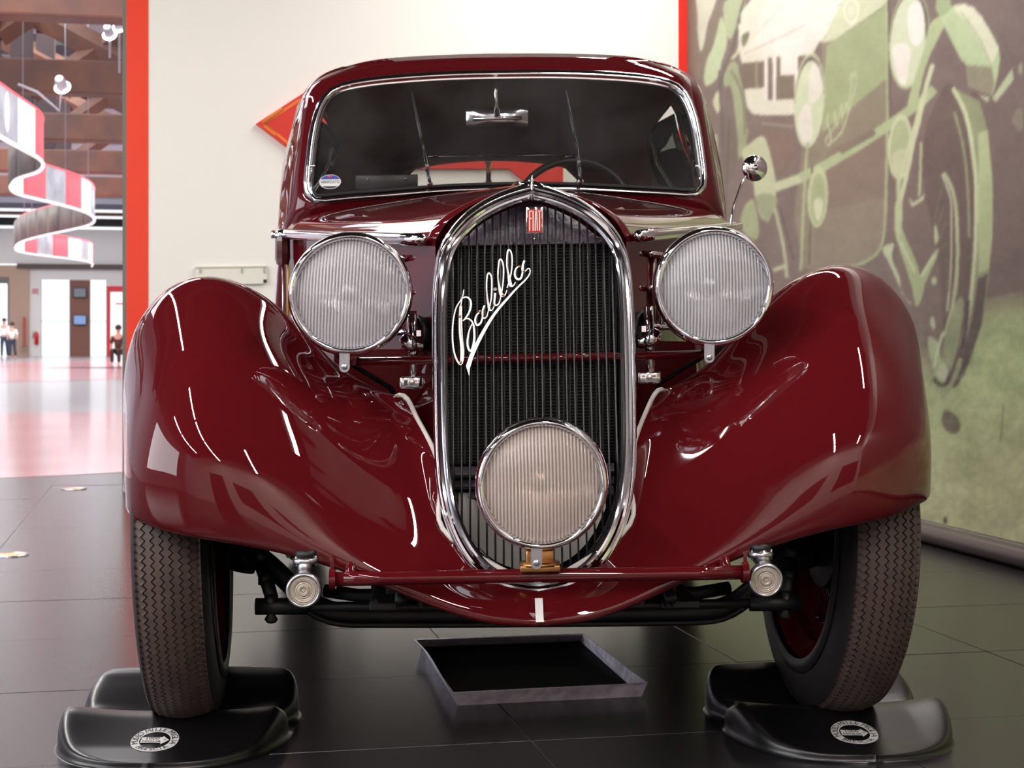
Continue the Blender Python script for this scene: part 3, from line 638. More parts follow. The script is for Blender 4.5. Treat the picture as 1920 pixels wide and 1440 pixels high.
# the lower front of the body continues behind the bonnet down to the floor
low = sym(half([L(948,110,1.02),L(840,112,1.02),L(720,119,1.02),L(625,133,1.02),L(572,168,1.02),L(553,215,1.0),L(541,275,.99),L(529,345,.97),(-.562,.94,.80),(-.565,.92,.5),(-.55,.92,.32),(-.3,.92,.30),(0,.92,.30)]))
r4 = body_ring(1.9, 1.40, .485, .58, .96, .30); r5 = body_ring(2.3, 1.24, .44, .57, .88, .31); r6 = body_ring(2.6, 1.02, .36, .52, .74, .34)
rings = [r0, r1, r2, low, r3b, r3, r3c, r4]
nR = len(r0)
cab = np.array(rings)
vs = cab.reshape(-1, 3)
def open_sides(vs, fs):
    out = []
    for f in fs:
        c = np.mean([vs[i] for i in f], 0); ys = [vs[i][1] for i in f]
        if 1.0 < c[2] < 1.335 and 1.13 < c[1] < 1.85 and not (min(ys) > 1.44 and max(ys) < 1.52): continue
        out.append(f)
    return out
fs = open_sides(vs, grid_faces(len(rings), nR, True))
cm('cabin', (vs, [f[::-1] for f in fs]), PAINT, sub=1)
# tail with its oval rear window opening
wr = sym(half([L(948,262,2.25),L(880,265,2.25),L(805,278,2.26),L(760,302,2.28),L(742,330,2.30),L(765,356,2.32),L(830,378,2.34),L(948,382,2.35)]))
wr2 = wr.copy(); cw = wr.mean(0); wr2 = cw+(wr-cw)*1.16+np.array([0,.005,0])
tail = np.array([r4, (r4+r5)/2+np.array([0,0,.012]), r5*.5+wr2*.5+np.array([0,.02,0]), wr2, wr])
cm('tail', (tail.reshape(-1,3), [f[::-1] for f in grid_faces(len(tail), nR, True)]), PAINT, sub=1)
# lining just inside
def shrink(r, k=.965, dz=0): c = np.array([0, 0, .9]); q = (r-c)*np.array([k,1,k])+c; return q
li = [r0+np.array([0,.012,0]), shrink(r2, .95), shrink(low, .955), shrink(r3b), shrink(r3), shrink(r3c), shrink(r4), shrink((r4+r5)/2, .95), shrink(r5*.5+wr2*.5, .97), wr+np.array([0,-.012,0])]
lv = np.array(li).reshape(-1,3); cm('cabin_lining', (lv, open_sides(lv, grid_faces(len(li), nR, True))), LINING)
# windscreen glass, rear window glass with its divider
def glass(name, tint, refl=.35, rough=.02, haze=.0):
    m = bpy.data.materials.new(name); m.use_nodes = True; nt = m.node_tree; nt.nodes.clear()
    out = nt.nodes.new('ShaderNodeOutputMaterial'); tr = nt.nodes.new('ShaderNodeBsdfTransparent'); tr.inputs[0].default_value = srgb(tint)
    gl_ = nt.nodes.new('ShaderNodeBsdfGlossy'); gl_.inputs['Roughness'].default_value = rough; fr_ = nt.nodes.new('ShaderNodeFresnel'); fr_.inputs[0].default_value = 1.5
    mx = nt.nodes.new('ShaderNodeMixShader'); nt.links.new(fr_.outputs[0], mx.inputs[0]); nt.links.new(tr.outputs[0], mx.inputs[1]); nt.links.new(gl_.outputs[0], mx.inputs[2])
    last = mx
    if haze:
        df = nt.nodes.new('ShaderNodeBsdfDiffuse'); df.inputs[0].default_value = (.5,.5,.5,1)
        nz_ = nt.nodes.new('ShaderNodeTexNoise'); nz_.inputs['Scale'].default_value = 5; nz_.inputs['Detail'].default_value = 6; tc_ = nt.nodes.new('ShaderNodeTexCoord'); nt.links.new(tc_.outputs['Object'], nz_.inputs['Vector']); mr = nt.nodes.new('ShaderNodeMapRange'); mr.inputs[1].default_value = .4; mr.inputs[2].default_value = .75; mr.inputs[3].default_value = haze*.3; mr.inputs[4].default_value = haze*1.6
        nt.links.new(nz_.outputs[0], mr.inputs[0]); m2 = nt.nodes.new('ShaderNodeMixShader'); nt.links.new(mr.outputs[0], m2.inputs[0]); nt.links.new(mx.outputs[0], m2.inputs[1]); nt.links.new(df.outputs[0], m2.inputs[2]); last = m2
    nt.links.new(last.outputs[0], out.inputs[0]); return m
GLS = glass('side_window_glass', (190, 190, 186)); GL = glass('windscreen_glass', (225, 225, 222), haze=.045)
wsr = ringpx(wsp, lambda y: wy(y)+.004)
def cap_ring(r, bulge=0.):
    c = r.mean(0)+np.array([0, bulge, 0]); a = [r, c+(r-c)*.66+np.array([0,bulge*.3,0]), c+(r-c)*.33+np.array([0,bulge*.15,0]), np.repeat(c[None], len(r), 0)]
    return np.array(a).reshape(-1,3), [f[::-1] for f in grid_faces(4, len(r), True)]
cm('windscreen', cap_ring(c_r := r0*.995+r0.mean(0)*.005+np.array([0,.002,0])), GL)
cm('rear_window', cap_ring(wr), glass('rear_glass', (235, 238, 235)))
cm('rear_window_divider', box((wr.mean(0)[0], 2.31, wr.mean(0)[2]), (.016, .02, .14)), LINING, bevel=.003)
# chrome surround
def wside(i, p, T):
    fw = np.array([0,-.93,-.35]); t = T[i]; fw = fw-t*np.dot(fw,t); fw /= np.linalg.norm(fw); o_ = np.cross(t, fw)
    c = r0.mean(0)
    if np.dot(o_, p[i]-c) < 0: o_ = -o_
    return o_, fw
mid = (r0+wsr)/2+np.array([0,-.004,-.001])
cm('windscreen_frame', sweep(mid, [(-.0095,-.004),(-.0095,.003),(-.007,.0055),(-.004,.0045),(-.001,.0085),(.004,.0095),(.009,.007),(.0115,.002),(.0115,-.008)], wside, closed=True), CHROME, ang=60)
cm('rubber_seal', sweep(mid, [(-.0125,-.002),(-.0125,.003),(-.008,.003),(-.008,-.002)], wside, closed=True), RUBB)
for px, s in ((584,1),(1311,-1)):
    cm('frame_joint', box(L(px, 311, wy(311)-.006), (.018, .008, .005)), CHROME, bevel=.001)
# wipers
def wiper(base, elbow, tip, name='wiper'):
    w = cm(name, lathe([(.0075,0),(.008,.006),(.006,.012),(.004,.016),(0,.018)], 14, Matrix.Translation(L(*base)+np.array([0,.004,0])) @ Matrix.Rotation(math.radians(70), 4, 'X')), SATIN)
    b_, e_, t_ = L(*base), L(*elbow), L(*tip)
    cm('wiper_arm', tube([b_+np.array([0,-.014,.004]), b_*.75+e_*.25+np.array([0,-.016,0]), e_+np.array([0,-.010,0]), e_*.6+t_*.4+np.array([0,-.006,0])], [.0035,.0042,.003,.0022], 8), BLACKP, w)
    cm('wiper_blade', tube([e_*1.0+np.array([0,-.005,0]), e_*.5+t_*.5+np.array([-.0005,-.008,0]), t_], [.0022,.0035,.0018], 6), RUBB, w)
    cm('clip', box(e_*.55+b_*.45+np.array([0,-.018,0]), (.009,.007,.018)), BLACKP, w, bevel=.001)
wiper((806,346,.80), (797,292,.83), (772,172,.90)); wiper((1088,343,.80), (1082,280,.83), (1061,170,.90))
cm('wiper_link', tube([L(803,294,.815), L(940,292,.812), L(1080,291,.815)], .0014, 6), BLACKP)
for px in (812, 1068): cm('link_end', tube([L(px-8,294,.813), L(px+8,293,.813)], .003, 8), BLACKP)
# interior mirror and its bracket, sticker, holder, steering wheel, seats
mp = L(932, 220, 1.0)
mo = cm('interior_mirror', (lambda: (lambda v: ([(mp[0]+x*.076, mp[1]-.014*(1-abs(x)**4)*(1-abs(z)**3), mp[2]+z*.026-.006*(abs(x)>.98)*z) for x in v for z in v]+[(mp[0]+x*.076, mp[1]+.004, mp[2]+z*.026) for x in v for z in v], grid_faces(9,9)+[tuple(81+i for i in f)[::-1] for f in grid_faces(9,9)]+[(i, 81+i, 82+i, i+1) for i in range(8)]+[(72+i, 73+i, 154+i, 153+i) for i in range(8)]+[(9*i, 9*i+9, 90+9*i, 81+9*i) for i in range(8)]+[(9*i+8, 89+9*i, 98+9*i, 9*i+17) for i in range(8)]))(list(np.linspace(-1,1,9))))(), mat('mirror_chrome', (226,226,236), .16, 1), ang=50)
cm('mirror_rib', tube([mp+np.array([-.06,-.009,-.004]), mp+np.array([.06,-.009,-.004])], .006, 10), CHROME, mo)
cm('mirror_stem', tube([L(930,148,.985), L(930,175,.975), L(931,195,.98), mp+np.array([0,-.012,.002])], [.010,.006,.005,.009], 10), CHROME, mo)
st_c = L(619, 341, wy(341)-.0015)
so = cm('inspection_sticker', lathe([(0,.0004),(.0255,.0004),(.0255,0)], 40, Matrix.Translation(st_c) @ Matrix.Rotation(math.radians(90-18), 4, 'X') @ Matrix.Scale(.72, 4, (0,1,0))), mat('sticker_white', (226, 226, 222), .5), ang=30)
so['label'] = 'small oval white and blue inspection sticker'
def on_st(pts, off): 
    Mx = Matrix.Translation(st_c) @ Matrix.Rotation(math.radians(90-18), 4, 'X'); return [tuple(Mx @ Vector((x, y, off))) for x, y in pts]
arc = [(.0245*math.cos(a), .0245*.70*math.sin(a)) for a in np.linspace(math.radians(22), math.radians(158), 20)]
cm('blue_field', (on_st(arc, .0008), [tuple(range(20))]), mat('sticker_blue', (44, 66, 170), .5), so, smooth=False)
arc2 = [(.0245*math.cos(a), .0245*.70*math.sin(a)) for a in np.linspace(math.radians(222), math.radians(318), 20)]
cm('blue_field', (on_st(arc2, .0008), [tuple(range(20))]), mat('sticker_navy', (34, 44, 70), .5), so, smooth=False)
cm('red_mark', (on_st([(-.006,.0115),(.004,.0115),(.004,.0155),(-.006,.0155)], .0012), [(0,1,2,3)]), RED, so, smooth=False)
tv_, tf_ = text_mesh('VERIFICATO', .0088, 0)
cm('sticker_text', (on_st([(x*.92, y*1.2-.001) for x, y, z in tv_], .0010), tf_), mat('ink', (22, 22, 26), .6), so, smooth=False)
h = L(725, 341, .93); ho = cm('document_holder', box(h, (.150,.006,.034)), mat('smoked_plastic', (44, 40, 44), .3), bevel=.002)
for dx in (-.045, .045): cm('rivet', lathe([(.004,0),(.003,.002),(0,.003)], 12, Matrix.Translation(h+np.array([dx,-.003,.006])) @ Matrix.Rotation(math.radians(90), 4, 'X')), SATIN, ho)
swc = L(1078, 402, 1.14)
sw = cm('steering_wheel', tube([(swc[0]+.152*math.cos(a), swc[1]+.045*math.sin(a), swc[2]+.143*math.sin(a)) for a in np.linspace(0, 2*math.pi, 48, endpoint=False)], .0095, 12, closed=True), mat('wheel_bakelite', (46, 40, 36), .35))
cm('hub', lathe([(0,-.02),(.03,-.01),(.03,.01),(0,.02)], 20, Matrix.Translation(swc) @ Matrix.Rotation(math.radians(75), 4, 'X')), BLACKP, sw)
for a in (.5, 2.6, 4.7): cm('spoke', tube([swc, (swc[0]+.15*math.cos(a), swc[1]+.045*math.sin(a), swc[2]+.142*math.sin(a))], .005, 8), SATIN, sw)
cm('dashboard', box((0, .98, .93), (1.05,.16,.16)), mat('dashboard_brown', (44, 30, 28), .5), bevel=.03)
for s in (-1, 1):
    so_ = cm('front_seat', box((.26*s, 1.72, .78), (.44,.13,.50), Matrix.Rotation(-.15, 3, 'X')), mat('seat_cloth', (96, 78, 64), .9), bevel=.04)
    cm('seat_cushion', box((.26*s, 1.48, .52), (.44,.44,.14)), MATS['seat_cloth'], so_, bevel=.04)
# doors' glass, running boards and rear fenders: what a step to the side shows
for s in (-1, 1):
    q = [(1.12,.99),(1.14,1.26),(1.22,1.33),(1.5,1.345),(1.74,1.32),(1.86,1.22),(1.90,.99)]
    def side_x(y, z):
        r_ = r3b*(1-(y-1.15)/.3)+r3*((y-1.15)/.3) if y < 1.45 else r3*(1-(y-1.45)/.45)+r4*((y-1.45)/.45)
        h_ = r_[:nR//2+1]; h_ = h_[(h_[:,2] > .6) & (h_[:,0] < -.4)]; o_ = np.argsort(h_[:,2]); return float(np.interp(z, h_[o_,2], -h_[o_,0]))
    for a_, b_ in (((1.13,1.48)),((1.52,1.90))):
        n_ = 7; cols_ = []
        for y in np.linspace(a_, b_, n_):
            zt = 1.335-.9*max(0, abs((y-1.5))-.3)**1.6; cols_.append([(s*(side_x(max(1.15, y), z)-.02), y, z) for z in np.linspace(1.0, zt, 8)])
        S_ = np.array(cols_); csurf(S_ if s == 1 else S_[::-1], 'side_window', GLS, solid=.003)
    pts = [(s*.66,.62,.33),(s*.67,1.0,.31),(s*.67,1.6,.31),(s*.66,1.95,.33)]
    cm('running_board', box((s*.63, 1.28, .315), (.17, 1.4, .03)), BLACKM, bevel=.01)
    rn = []
    for t in np.linspace(0, 1, 14):
        a = math.pi*(1.0-t*1.0); yc = 2.25-.42*math.cos(math.pi-a) if False else 2.27-.43*math.cos(math.pi*t); zc = .33+.43*math.sin(math.pi*t)
        row = []
        for w in np.linspace(0, 1, 12):
            ang_ = math.pi*w*.62; row.append((s*(.70-.20*(1-math.cos(ang_))*1.0), yc-(.05*math.cos(math.pi*t))*(math.sin(ang_)-1)*0, zc-.10*(1-math.sin(min(ang_+.5, math.pi/2)))))
        rn.append(row)
    csurf(np.array(rn) if s == -1 else np.array(rn)[::-1], 'rear_fender', PAINT, solid=.004)
# exterior mirror on the right of the picture
bm_ = L(1416, 315, .62); mo = cm('wing_mirror', lathe([(0,-.012),(.012,-.011),(.024,-.007),(.029,-.001),(.030,.003),(.0,.004)], 32, Matrix.Translation(bm_) @ Matrix.Rotation(math.radians(12), 4, 'Z') @ Matrix.Rotation(math.radians(-90), 4, 'X')), CHROME)
cm('mirror_hub', lathe([(0,-.007),(.006,-.004),(.0065,0),(0,.003)], 14, Matrix.Translation(bm_+np.array([0,-.013,0])) @ Matrix.Rotation(math.radians(-90), 4, 'X')), CHROME, mo)
cm('mirror_stalk', tube([bm_+np.array([0,-.014,0]), L(1398,332,.62), L(1390,345,.62), L(1376,385,.60), L(1370,425,.58), L(1368,450,.57)], [.003,.0034,.003,.0028,.003,.004], 8), CHROME, mo)
# direction indicator body at the left scuttle
for s in (-1,):
    c_ = L(530, 441, .66); io = cm('turn_signal', lathe([(0,.0),(.012,-.001),(.0165,-.004),(.017,-.052),(.013,-.066),(0,-.067)], 8, Matrix.Translation(c_)), mat('brown_bakelite', (72, 26, 26), .25, coat=1), ang=25)
    cm('signal_cap', lathe([(.019,-.004),(.020,.002),(.015,.010),(0,.014)], 24, Matrix.Translation(c_)), CHROME, io)
    cm('signal_arm', tube([c_, c_+np.array([-.022,-.004,.001]), c_+np.array([-.024,.004,-.004])], [.008,.007,.004], 10), CHROME, io)
    cm('signal_rod', tube([c_+np.array([0,0,-.06]), c_+np.array([.002,0,-.26])], .0022, 8), SATIN, io)
    p_ = [c_+np.array([.012,.004,-.03]), c_+np.array([.012,.004,-.2])]; cm('signal_wire', tube(p_, .0025, 6), mat('yellow_wire', (206, 168, 40), .5), io)
# ================================================================ lamps
def lens_mat(name, tint, tilt=0.):
    m = bpy.data.materials.new(name); m.use_nodes = True; nt = m.node_tree; nt.nodes.clear(); N = nt.nodes.new; K = nt.links.new
    out = N('ShaderNodeOutputMaterial'); tc = N('ShaderNodeTexCoord'); mp_ = N('ShaderNodeMapping'); mp_.inputs['Rotation'].default_value = (0, tilt, 0)
    wv = N('ShaderNodeTexWave'); wv.inputs['Scale'].default_value = 58; wv.inputs['Distortion'].default_value = .0; wv.bands_direction = 'X'
    K(tc.outputs['Object'], mp_.inputs[0]); K(mp_.outputs[0], wv.inputs['Vector'])
    bp = N('ShaderNodeBump'); bp.inputs['Strength'].default_value = .9; bp.inputs['Distance'].default_value = .0012; K(wv.outputs['Fac'], bp.inputs['Height'])
    tr = N('ShaderNodeBsdfTransparent'); tr.inputs[0].default_value = srgb(tint)
    gl_ = N('ShaderNodeBsdfGlossy'); gl_.inputs['Roughness'].default_value = .08; K(bp.outputs[0], gl_.inputs['Normal'])
    df = N('ShaderNodeBsdfDiffuse'); df.inputs[0].default_value = srgb(tint); K(bp.outputs[0], df.inputs['Normal'])
    ml = N('ShaderNodeMath'); ml.operation = 'MULTIPLY_ADD'; ml.inputs[1].default_value = .40; ml.inputs[2].default_value = .24; K(wv.outputs['Fac'], ml.inputs[0])  # pale diffuse stripes stand in for light the flutes would refract
    m1 = N('ShaderNodeMixShader'); K(ml.outputs[0], m1.inputs[0]); K(tr.outputs[0], m1.inputs[1]); K(df.outputs[0], m1.inputs[2])
    fr_ = N('ShaderNodeFresnel'); fr_.inputs[0].default_value = 1.55; K(bp.outputs[0], fr_.inputs['Normal'])
    m2 = N('ShaderNodeMixShader'); K(fr_.outputs[0], m2.inputs[0]); K(m1.outputs[0], m2.inputs[1]); K(gl_.outputs[0], m2.inputs[2]); K(m2.outputs[0], out.inputs[0]); return m
def refl_mat():
    m = mat('lamp_reflector', (244, 240, 244), .22, 1); nt = m.node_tree; tc = nt.nodes.new('ShaderNodeTexCoord'); wv = nt.nodes.new('ShaderNodeTexWave'); wv.inputs['Scale'].default_value = 58; wv.inputs['Distortion'].default_value = 1.2
    bp = nt.nodes.new('ShaderNodeBump'); bp.inputs['Strength'].default_value = .8; bp.inputs['Distance'].default_value = .0016
    nt.links.new(tc.outputs['Object'], wv.inputs['Vector']); nt.links.new(wv.outputs['Fac'], bp.inputs['Height']); nt.links.new(bp.outputs[0], nt.nodes['Principled BSDF'].inputs['Normal']); return m
REFL = refl_mat()
TAB = mat('tab_metal', (176, 176, 184), .35, .9)
def lamp(name, c, r, tint, tilt=0., yaw=0., bowl=PAINT, label=None):
    M = Matrix.Translation(Vector(c)) @ Matrix.Rotation(yaw, 4, 'Z') @ Matrix.Rotation(math.radians(90), 4, 'X')      # local +Z looks forward
    body = cm(name, lathe([(0,-.125),(r*.25,-.122),(r*.55,-.105),(r*.8,-.075),(r*.93,-.04),(r*.955,-.008),(r*.93,-.004)], 56, M), bowl)
    if label: body['label'] = label
    cm('rim', lathe([(r*.93,-.020),(r*.975,-.018),(r*1.0,-.010),(r*1.0,-.002),(r*.985,.006),(r*.960,.012),(r*.925,.0155),(r*.89,.0135),(r*.868,.009),(r*.850,.001)], 72, M), CHROME, body)
    cm('reflector', lathe([(r*.86,.0)]+[(r*.86*k, -.068*(1-k*k)) for k in (.95,.88,.8,.7,.6,.5,.4,.3,.22,.16)]+[(.012,-.069)], 56, M), REFL, body)
    bl = cm('bulb', lathe([(.0,.012),(.009,.009),(.013,.0),(.012,-.012),(.008,-.02),(.011,-.03),(.011,-.04)], 20, M @ Matrix.Translation((0,0,-.030))), mat('bulb_glass', (90, 76, 80), .1, .2), body)
    cm('bulb_shield', lathe([(.020,-.006),(.0205,.002),(.015,.009),(0,.011)], 20, M @ Matrix.Translation((0,.004,-.022))), SATIN, body)
    cm('lens', lathe([(r*.856,.004),(r*.80,.0075),(r*.65,.0135),(r*.45,.0175),(r*.25,.0198),(r*.1,.0206),(0,.0208)], 72, M), lens_mat('fluted_lens_glass', tint, tilt), body)
    # clamp screw tab under the rim
    t0 = Vector(c)+Vector((0, -.006, -r))
    tb = MB(); w = .0085
    for off in (0, .003):
        pass
    vs = []; n_ = 10
    out_ = [(-w, .012), (w, .012)]+[(w*math.cos(a), -.012+w*math.sin(a)) for a in np.linspace(0, -math.pi, n_)]
    for off in (0., .003): vs += [(c[0]-.009+x, c[1]-.012+off, c[2]-r-.006+z) for x, z in out_]
    k = len(out_); fs = [tuple(range(k)), tuple(range(k, 2*k))[::-1]]+[(i, i+k, (i+1) % k+k, (i+1) % k) for i in range(k)]
    tb_ = cm('rim_clamp', (vs, fs), TAB, body, smooth=False)
    cm('screw', lathe([(.0052,0),(.0050,.0016),(.0035,.0026),(0,.0029)], 16, Matrix.Translation((c[0]-.009, c[1]-.012, c[2]-r-.017)) @ Matrix.Rotation(math.radians(90), 4, 'X')), SATIN, tb_)
    return body
hl = L(657, 551, -.285); hr = L(1338, 537, -.285)
lamp('head_lamp', hl, .1035, (240, 236, 242), -.05, .02)
lamp('head_lamp', hr, .1015, (240, 238, 242), .02, -.02)
fg = L(1016, 907, -.485)
lamp('fog_lamp', fg, .1035, (240, 222, 212), .02, 0, label='middle lamp with a warmer pinkish lens on the lower bar')
# head lamp posts and chrome joints on the lamp bar
for c, s in ((hl, -1), (hr, 1)):
    zb = xb[2][2]
    cm('lamp_post', tube([(c[0], c[1]+.05, c[2]-.08), (c[0], -.212, zb)], .011, 12), CHROME)
    X = s*.205; po = cm('lamp_bracket', tube([(X, -.185, zb+.085), (X+.002, -.185, zb+.02), (X+.004, -.19, zb-.05)], [.0085,.0085,.006], 12), CHROME)
    cm('bracket_joint', lathe([(0,-.018),(.011,-.015),(.014,0),(.011,.015),(0,.018)], 16, Matrix.Translation((X+.004*s, -.20, zb+.030)) @ Matrix.Rotation(.6*s, 4, 'Y')), CHROME, po)
    cm('bracket_joint', tube([(X-.02*s, -.20, zb+.022), (X+.016*s, -.20, zb+.030)], .009, 12), CHROME, po)
    cm('nut', lathe([(0,-.006),(.0075,-.005),(.0075,.005),(0,.006)], 6, Matrix.Translation((X-.012*s, -.21, zb+.046))), CHROME, po, smooth=False)
    pl = cm('bracket_plate', box((X, -.195, zb-.038), (.040, .006, .020)), CHROME, po, bevel=.004)
    cm('nut', lathe([(.006,0),(.005,.004),(0,.005)], 6, Matrix.Translation((X, -.198, zb-.038)) @ Matrix.Rotation(math.radians(90), 4, 'X')), SATIN, po, smooth=False)
    cm('horn', lathe([(0,-.02),(.018,-.016),(.030,0),(.034,.014),(.030,.016)], 24, Matrix.Translation((s*.186, -.15, zb+.045)) @ Matrix.Rotation(s*1.1, 4, 'Z') @ Matrix.Rotation(math.radians(90), 4, 'X')), BLACKM)
    cm('cable', tube([(c[0]+.03*s, -.18, c[2]-.1), (c[0]-.0*s, -.12, zb-.01), (c[0]-.06*s, -.08, zb-.05), (c[0]-.10*s, -.05, zb-.12)], .005, 8), RUBB)
# lower bar with its end collars
b0 = L(620, 1086, -.455); b1 = L(1400, 1073, -.455); mdz = (b0[2]+b1[2])/2
path = [np.array([b0[0]*(1-t)+b1[0]*t, -.455, b0[2]*(1-t)+b1[2]*t]) for t in np.linspace(0, 1, 9)]
bar_o = cm('lower_bar', tube(path, .0112, 24), PAINT)
for p, s in ((b0, -1), (b1, 1)):
    cm('end_collar', tube([p+np.array([-s*.008,0,0]), p+np.array([s*.002,0,0])], .0165, 24), PAINT, bar_o, ang=40)
    cm('bar_stay', tube([p+np.array([-s*.03,.004,.0]), p+np.array([-s*.028,.08,.03])], .009, 10), PAINT, bar_o)
    cm('stay_tab', box(p+np.array([-s*.002,.002,.022]), (.006,.004,.022)), PAINT, bar_o, bevel=.001)
fb = L(1012, 1066, -.46)
br = cm('fog_lamp_base', box(fb+np.array([0,-.004,.002]), (.062,.030,.010)), BRASS, bevel=.0015)
cm('base_block', box(fb+np.array([0,.004,.017]), (.044,.022,.026)), BRASS, br, bevel=.003)
cm('base_washer', lathe([(0,0),(.032,0),(.032,.005),(0,.005)], 28, Matrix.Translation(fb+np.array([0,.004,.005]))), BRASS, br)
# white pinstripe down the centre of the apron
ap = [FS[i, -1] for i in range(len(FS))][int(90*7.0/9):88]
ap = np.array([(0, p[1]-.002, p[2]) for p in ap]); q0 = L(1004, 1122, -.412); ap = np.array([(0, np.interp(z, [net[8][8][2], net[7][8][2]], [net[8][8][1], net[7][8][1]])-.009, z) for z in np.linspace(net[8][8][2]+.001, net[7][8][2]-.006, 8)])
vs = []; 
for p in ap: vs += [(p[0]-.0062, p[1], p[2]), (p[0]+.0062, p[1], p[2])]
cm('centre_stripe', (vs, grid_faces(8, 2)), mat('stripe_white', (236, 230, 228), .35), smooth=False, solid=.001)
# side lamps hanging below the fenders
def ring_mat():
    m = mat('ringed_lens', (172, 160, 146), .25, .15, coat=1); nt = m.node_tree; tc = nt.nodes.new('ShaderNodeTexCoord'); wv = nt.nodes.new('ShaderNodeTexWave'); wv.wave_type = 'RINGS'; wv.rings_direction = 'Z'; wv.inputs['Scale'].default_value = 95
    bp = nt.nodes.new('ShaderNodeBump'); bp.inputs['Strength'].default_value = .8; bp.inputs['Distance'].default_value = .001; nt.links.new(tc.outputs['Object'], wv.inputs['Vector']); nt.links.new(wv.outputs['Fac'], bp.inputs['Height']); nt.links.new(bp.outputs[0], nt.nodes['Principled BSDF'].inputs['Normal']); return m
RING = ring_mat()
for (px, py, fx, fy, rp) in ((570, 1106, 572, 1055, 34), (1435, 1087, 1428, 1043, 33)):
    c = L(px, py, -.44); f = L(fx, fy, -.43); r = rp/F*2.56
    M = Matrix.Translation(Vector(c)) @ Matrix.Rotation(math.radians(90), 4, 'X')
    so_ = cm('side_lamp', lathe([(0,-.034),(r*.5,-.031),(r*.85,-.018),(r*.98,-.006),(r*1.0,.001),(r*.96,.007),(r*.88,.0095),(r*.8,.009),(r*.79,.005)], 40, M), SATIN)
    ln_ = mesh('lens', lathe([(r*.8,.006),(r*.6,.0078),(r*.57,.0078),(r*.55,.0070),(r*.3,.0085),(r*.27,.0095),(r*.2,.0095),(r*.18,.0085),(0,.0098)], 40)[0], lathe([(r*.8,.006),(r*.6,.0078),(r*.57,.0078),(r*.55,.0070),(r*.3,.0085),(r*.27,.0095),(r*.2,.0095),(r*.18,.0085),(0,.0098)], 40)[1], RING, so_)
    ln_.matrix_local = Matrix.Translation((c[0], c[1], c[2]+KS*c[0])) @ Matrix.Rotation(math.radians(90), 4, 'X')
    cm('lamp_stem', tube([c+np.array([0,.012,r*.8]), c+np.array([(f[0]-c[0])*.7,.012,r*1.35]), f+np.array([0,.012,-.004])], [.013,.0115,.0135], 20), SATIN, so_)
    cm('lamp_flange', lathe([(0,-.005),(.019,-.005),(.0205,-.002),(.0205,.002),(.019,.0045),(0,.005)], 32, Matrix.Translation(f+np.array([0,.012,.002]))), SATIN, so_)
    cm('gasket', lathe([(0,.0),(.017,.0),(.017,.012),(0,.012)], 24, Matrix.Translation(f+np.array([0,.012,.006]))), RUBB, so_)
    for dx in (-.014, .016): cm('bolt', tube([f+np.array([dx,.004,-.006]), f+np.array([dx,.004,.010])], .0022, 8), SATIN, so_)
# ================================================================ running gear
ax_z = lambda x: .245
hp = [(-.55,-.02,.365),(-.51,-.03,.340),(-.455,-.04,.298),(-.405,-.05,.252),(-.355,-.06,.226),(-.29,-.06,.220),(-.15,-.06,.219)]
pts = hp+[(0,-.06,.219)]+[(-x, y, z) for x, y, z in hp[::-1]]
axq = dens(pts, 60)
ax_o = mesh('front_axle', *tube(axq, .0185, 12), BLACKM, car)
mesh('axle_flange', *tube(axq[8:-8]+np.array([0,-.012,-.018]), .006, 8), BLACKM, ax_o)
tr = [(-.46,-.17,.252),(-.2,-.17,.250),(.2,-.17,.250),(.46,-.17,.252)]
to = mesh('track_rod', *tube(tr, .0085, 12), BLACKM, car)
for s in (-1, 1):
    mesh('rod_sleeve', *tube([(s*.475,-.17,.252),(s*.385,-.17,.252)], .0145, 14), BLACKM, to)
    mesh('ball_joint', *lathe([(0,-.028),(.008,-.026),(.012,-.020),(.007,-.012),(.012,0),(.012,.02),(0,.024)], 12, Matrix.Translation((s*.448,-.17,.25))), BLACKM, to)
    mesh('steering_arm', *tube([(s*.448,-.17,.27),(s*.47,-.10,.31),(s*.50,-.02,.35)], [.012,.014,.02], 10), BLACKM, car)
    ko = mesh('steering_knuckle', *tube([(s*.52,0,.29),(s*.505,0,.36),(s*.50,0,.44)], [.024,.034,.022], 14), BLACKM, car)
    mesh('grease_nut', *lathe([(0,-.014),(.016,-.012),(.018,.0),(.012,.016),(0,.018)], 8, Matrix.Translation((s*.475,-.09,.33))), BLACKM, ko)
    mesh('knuckle_bolt', *lathe([(0,-.012),(.012,-.010),(.012,.010),(0,.012)], 6, Matrix.Translation((s*.462,-.14,.295))), BLACKM, ko)
    mesh('damper', *tube([(s*.36,.08,.42),(s*.40,.03,.33)], [.03,.02], 14), BLACKM, car)
    sp_o = mesh('leaf_spring', *box((s*.25, .05, .275), (.045, .75, .012)), BLACKM, car, smooth=False, bevel=.002)
    for k in range(3): mesh('leaf', *box((s*.25, .05, .263-.011*k), (.045, .6-.13*k, .010)), BLACKM, sp_o, smooth=False)
    mesh('spring_clamp', *box((s*.25, -.05, .255), (.06, .05, .06)), BLACKM, sp_o, bevel=.004)
    mesh('chassis_rail', *box((s*.235, .75, .36), (.05, 2.2, .07)), BLACKM, car, smooth=False)
    mesh('bar_support', *tube([(s*.22, -.36, .29), (s*.22, -.25, .31), (s*.235, -.15, .33)], .010, 10), BLACKM, car)
mesh('front_crossmember', *box((0, -.20, .290), (.50, .05, .035)), BLACKM, car, bevel=.006)
for x in (-.19, -.12, .12, .19): mesh('crossmember_bolt', *lathe([(.007,0),(.007,-.012),(0,-.013)], 6, Matrix.Translation((x, -.215, .27))), BLACKM, car, smooth=False)
mesh('anti_roll_tube', *tube([(-.36,-.10,.268),(-.30,-.12,.262),(.30,-.12,.262),(.36,-.10,.268)], .012, 12), BLACKM, car)
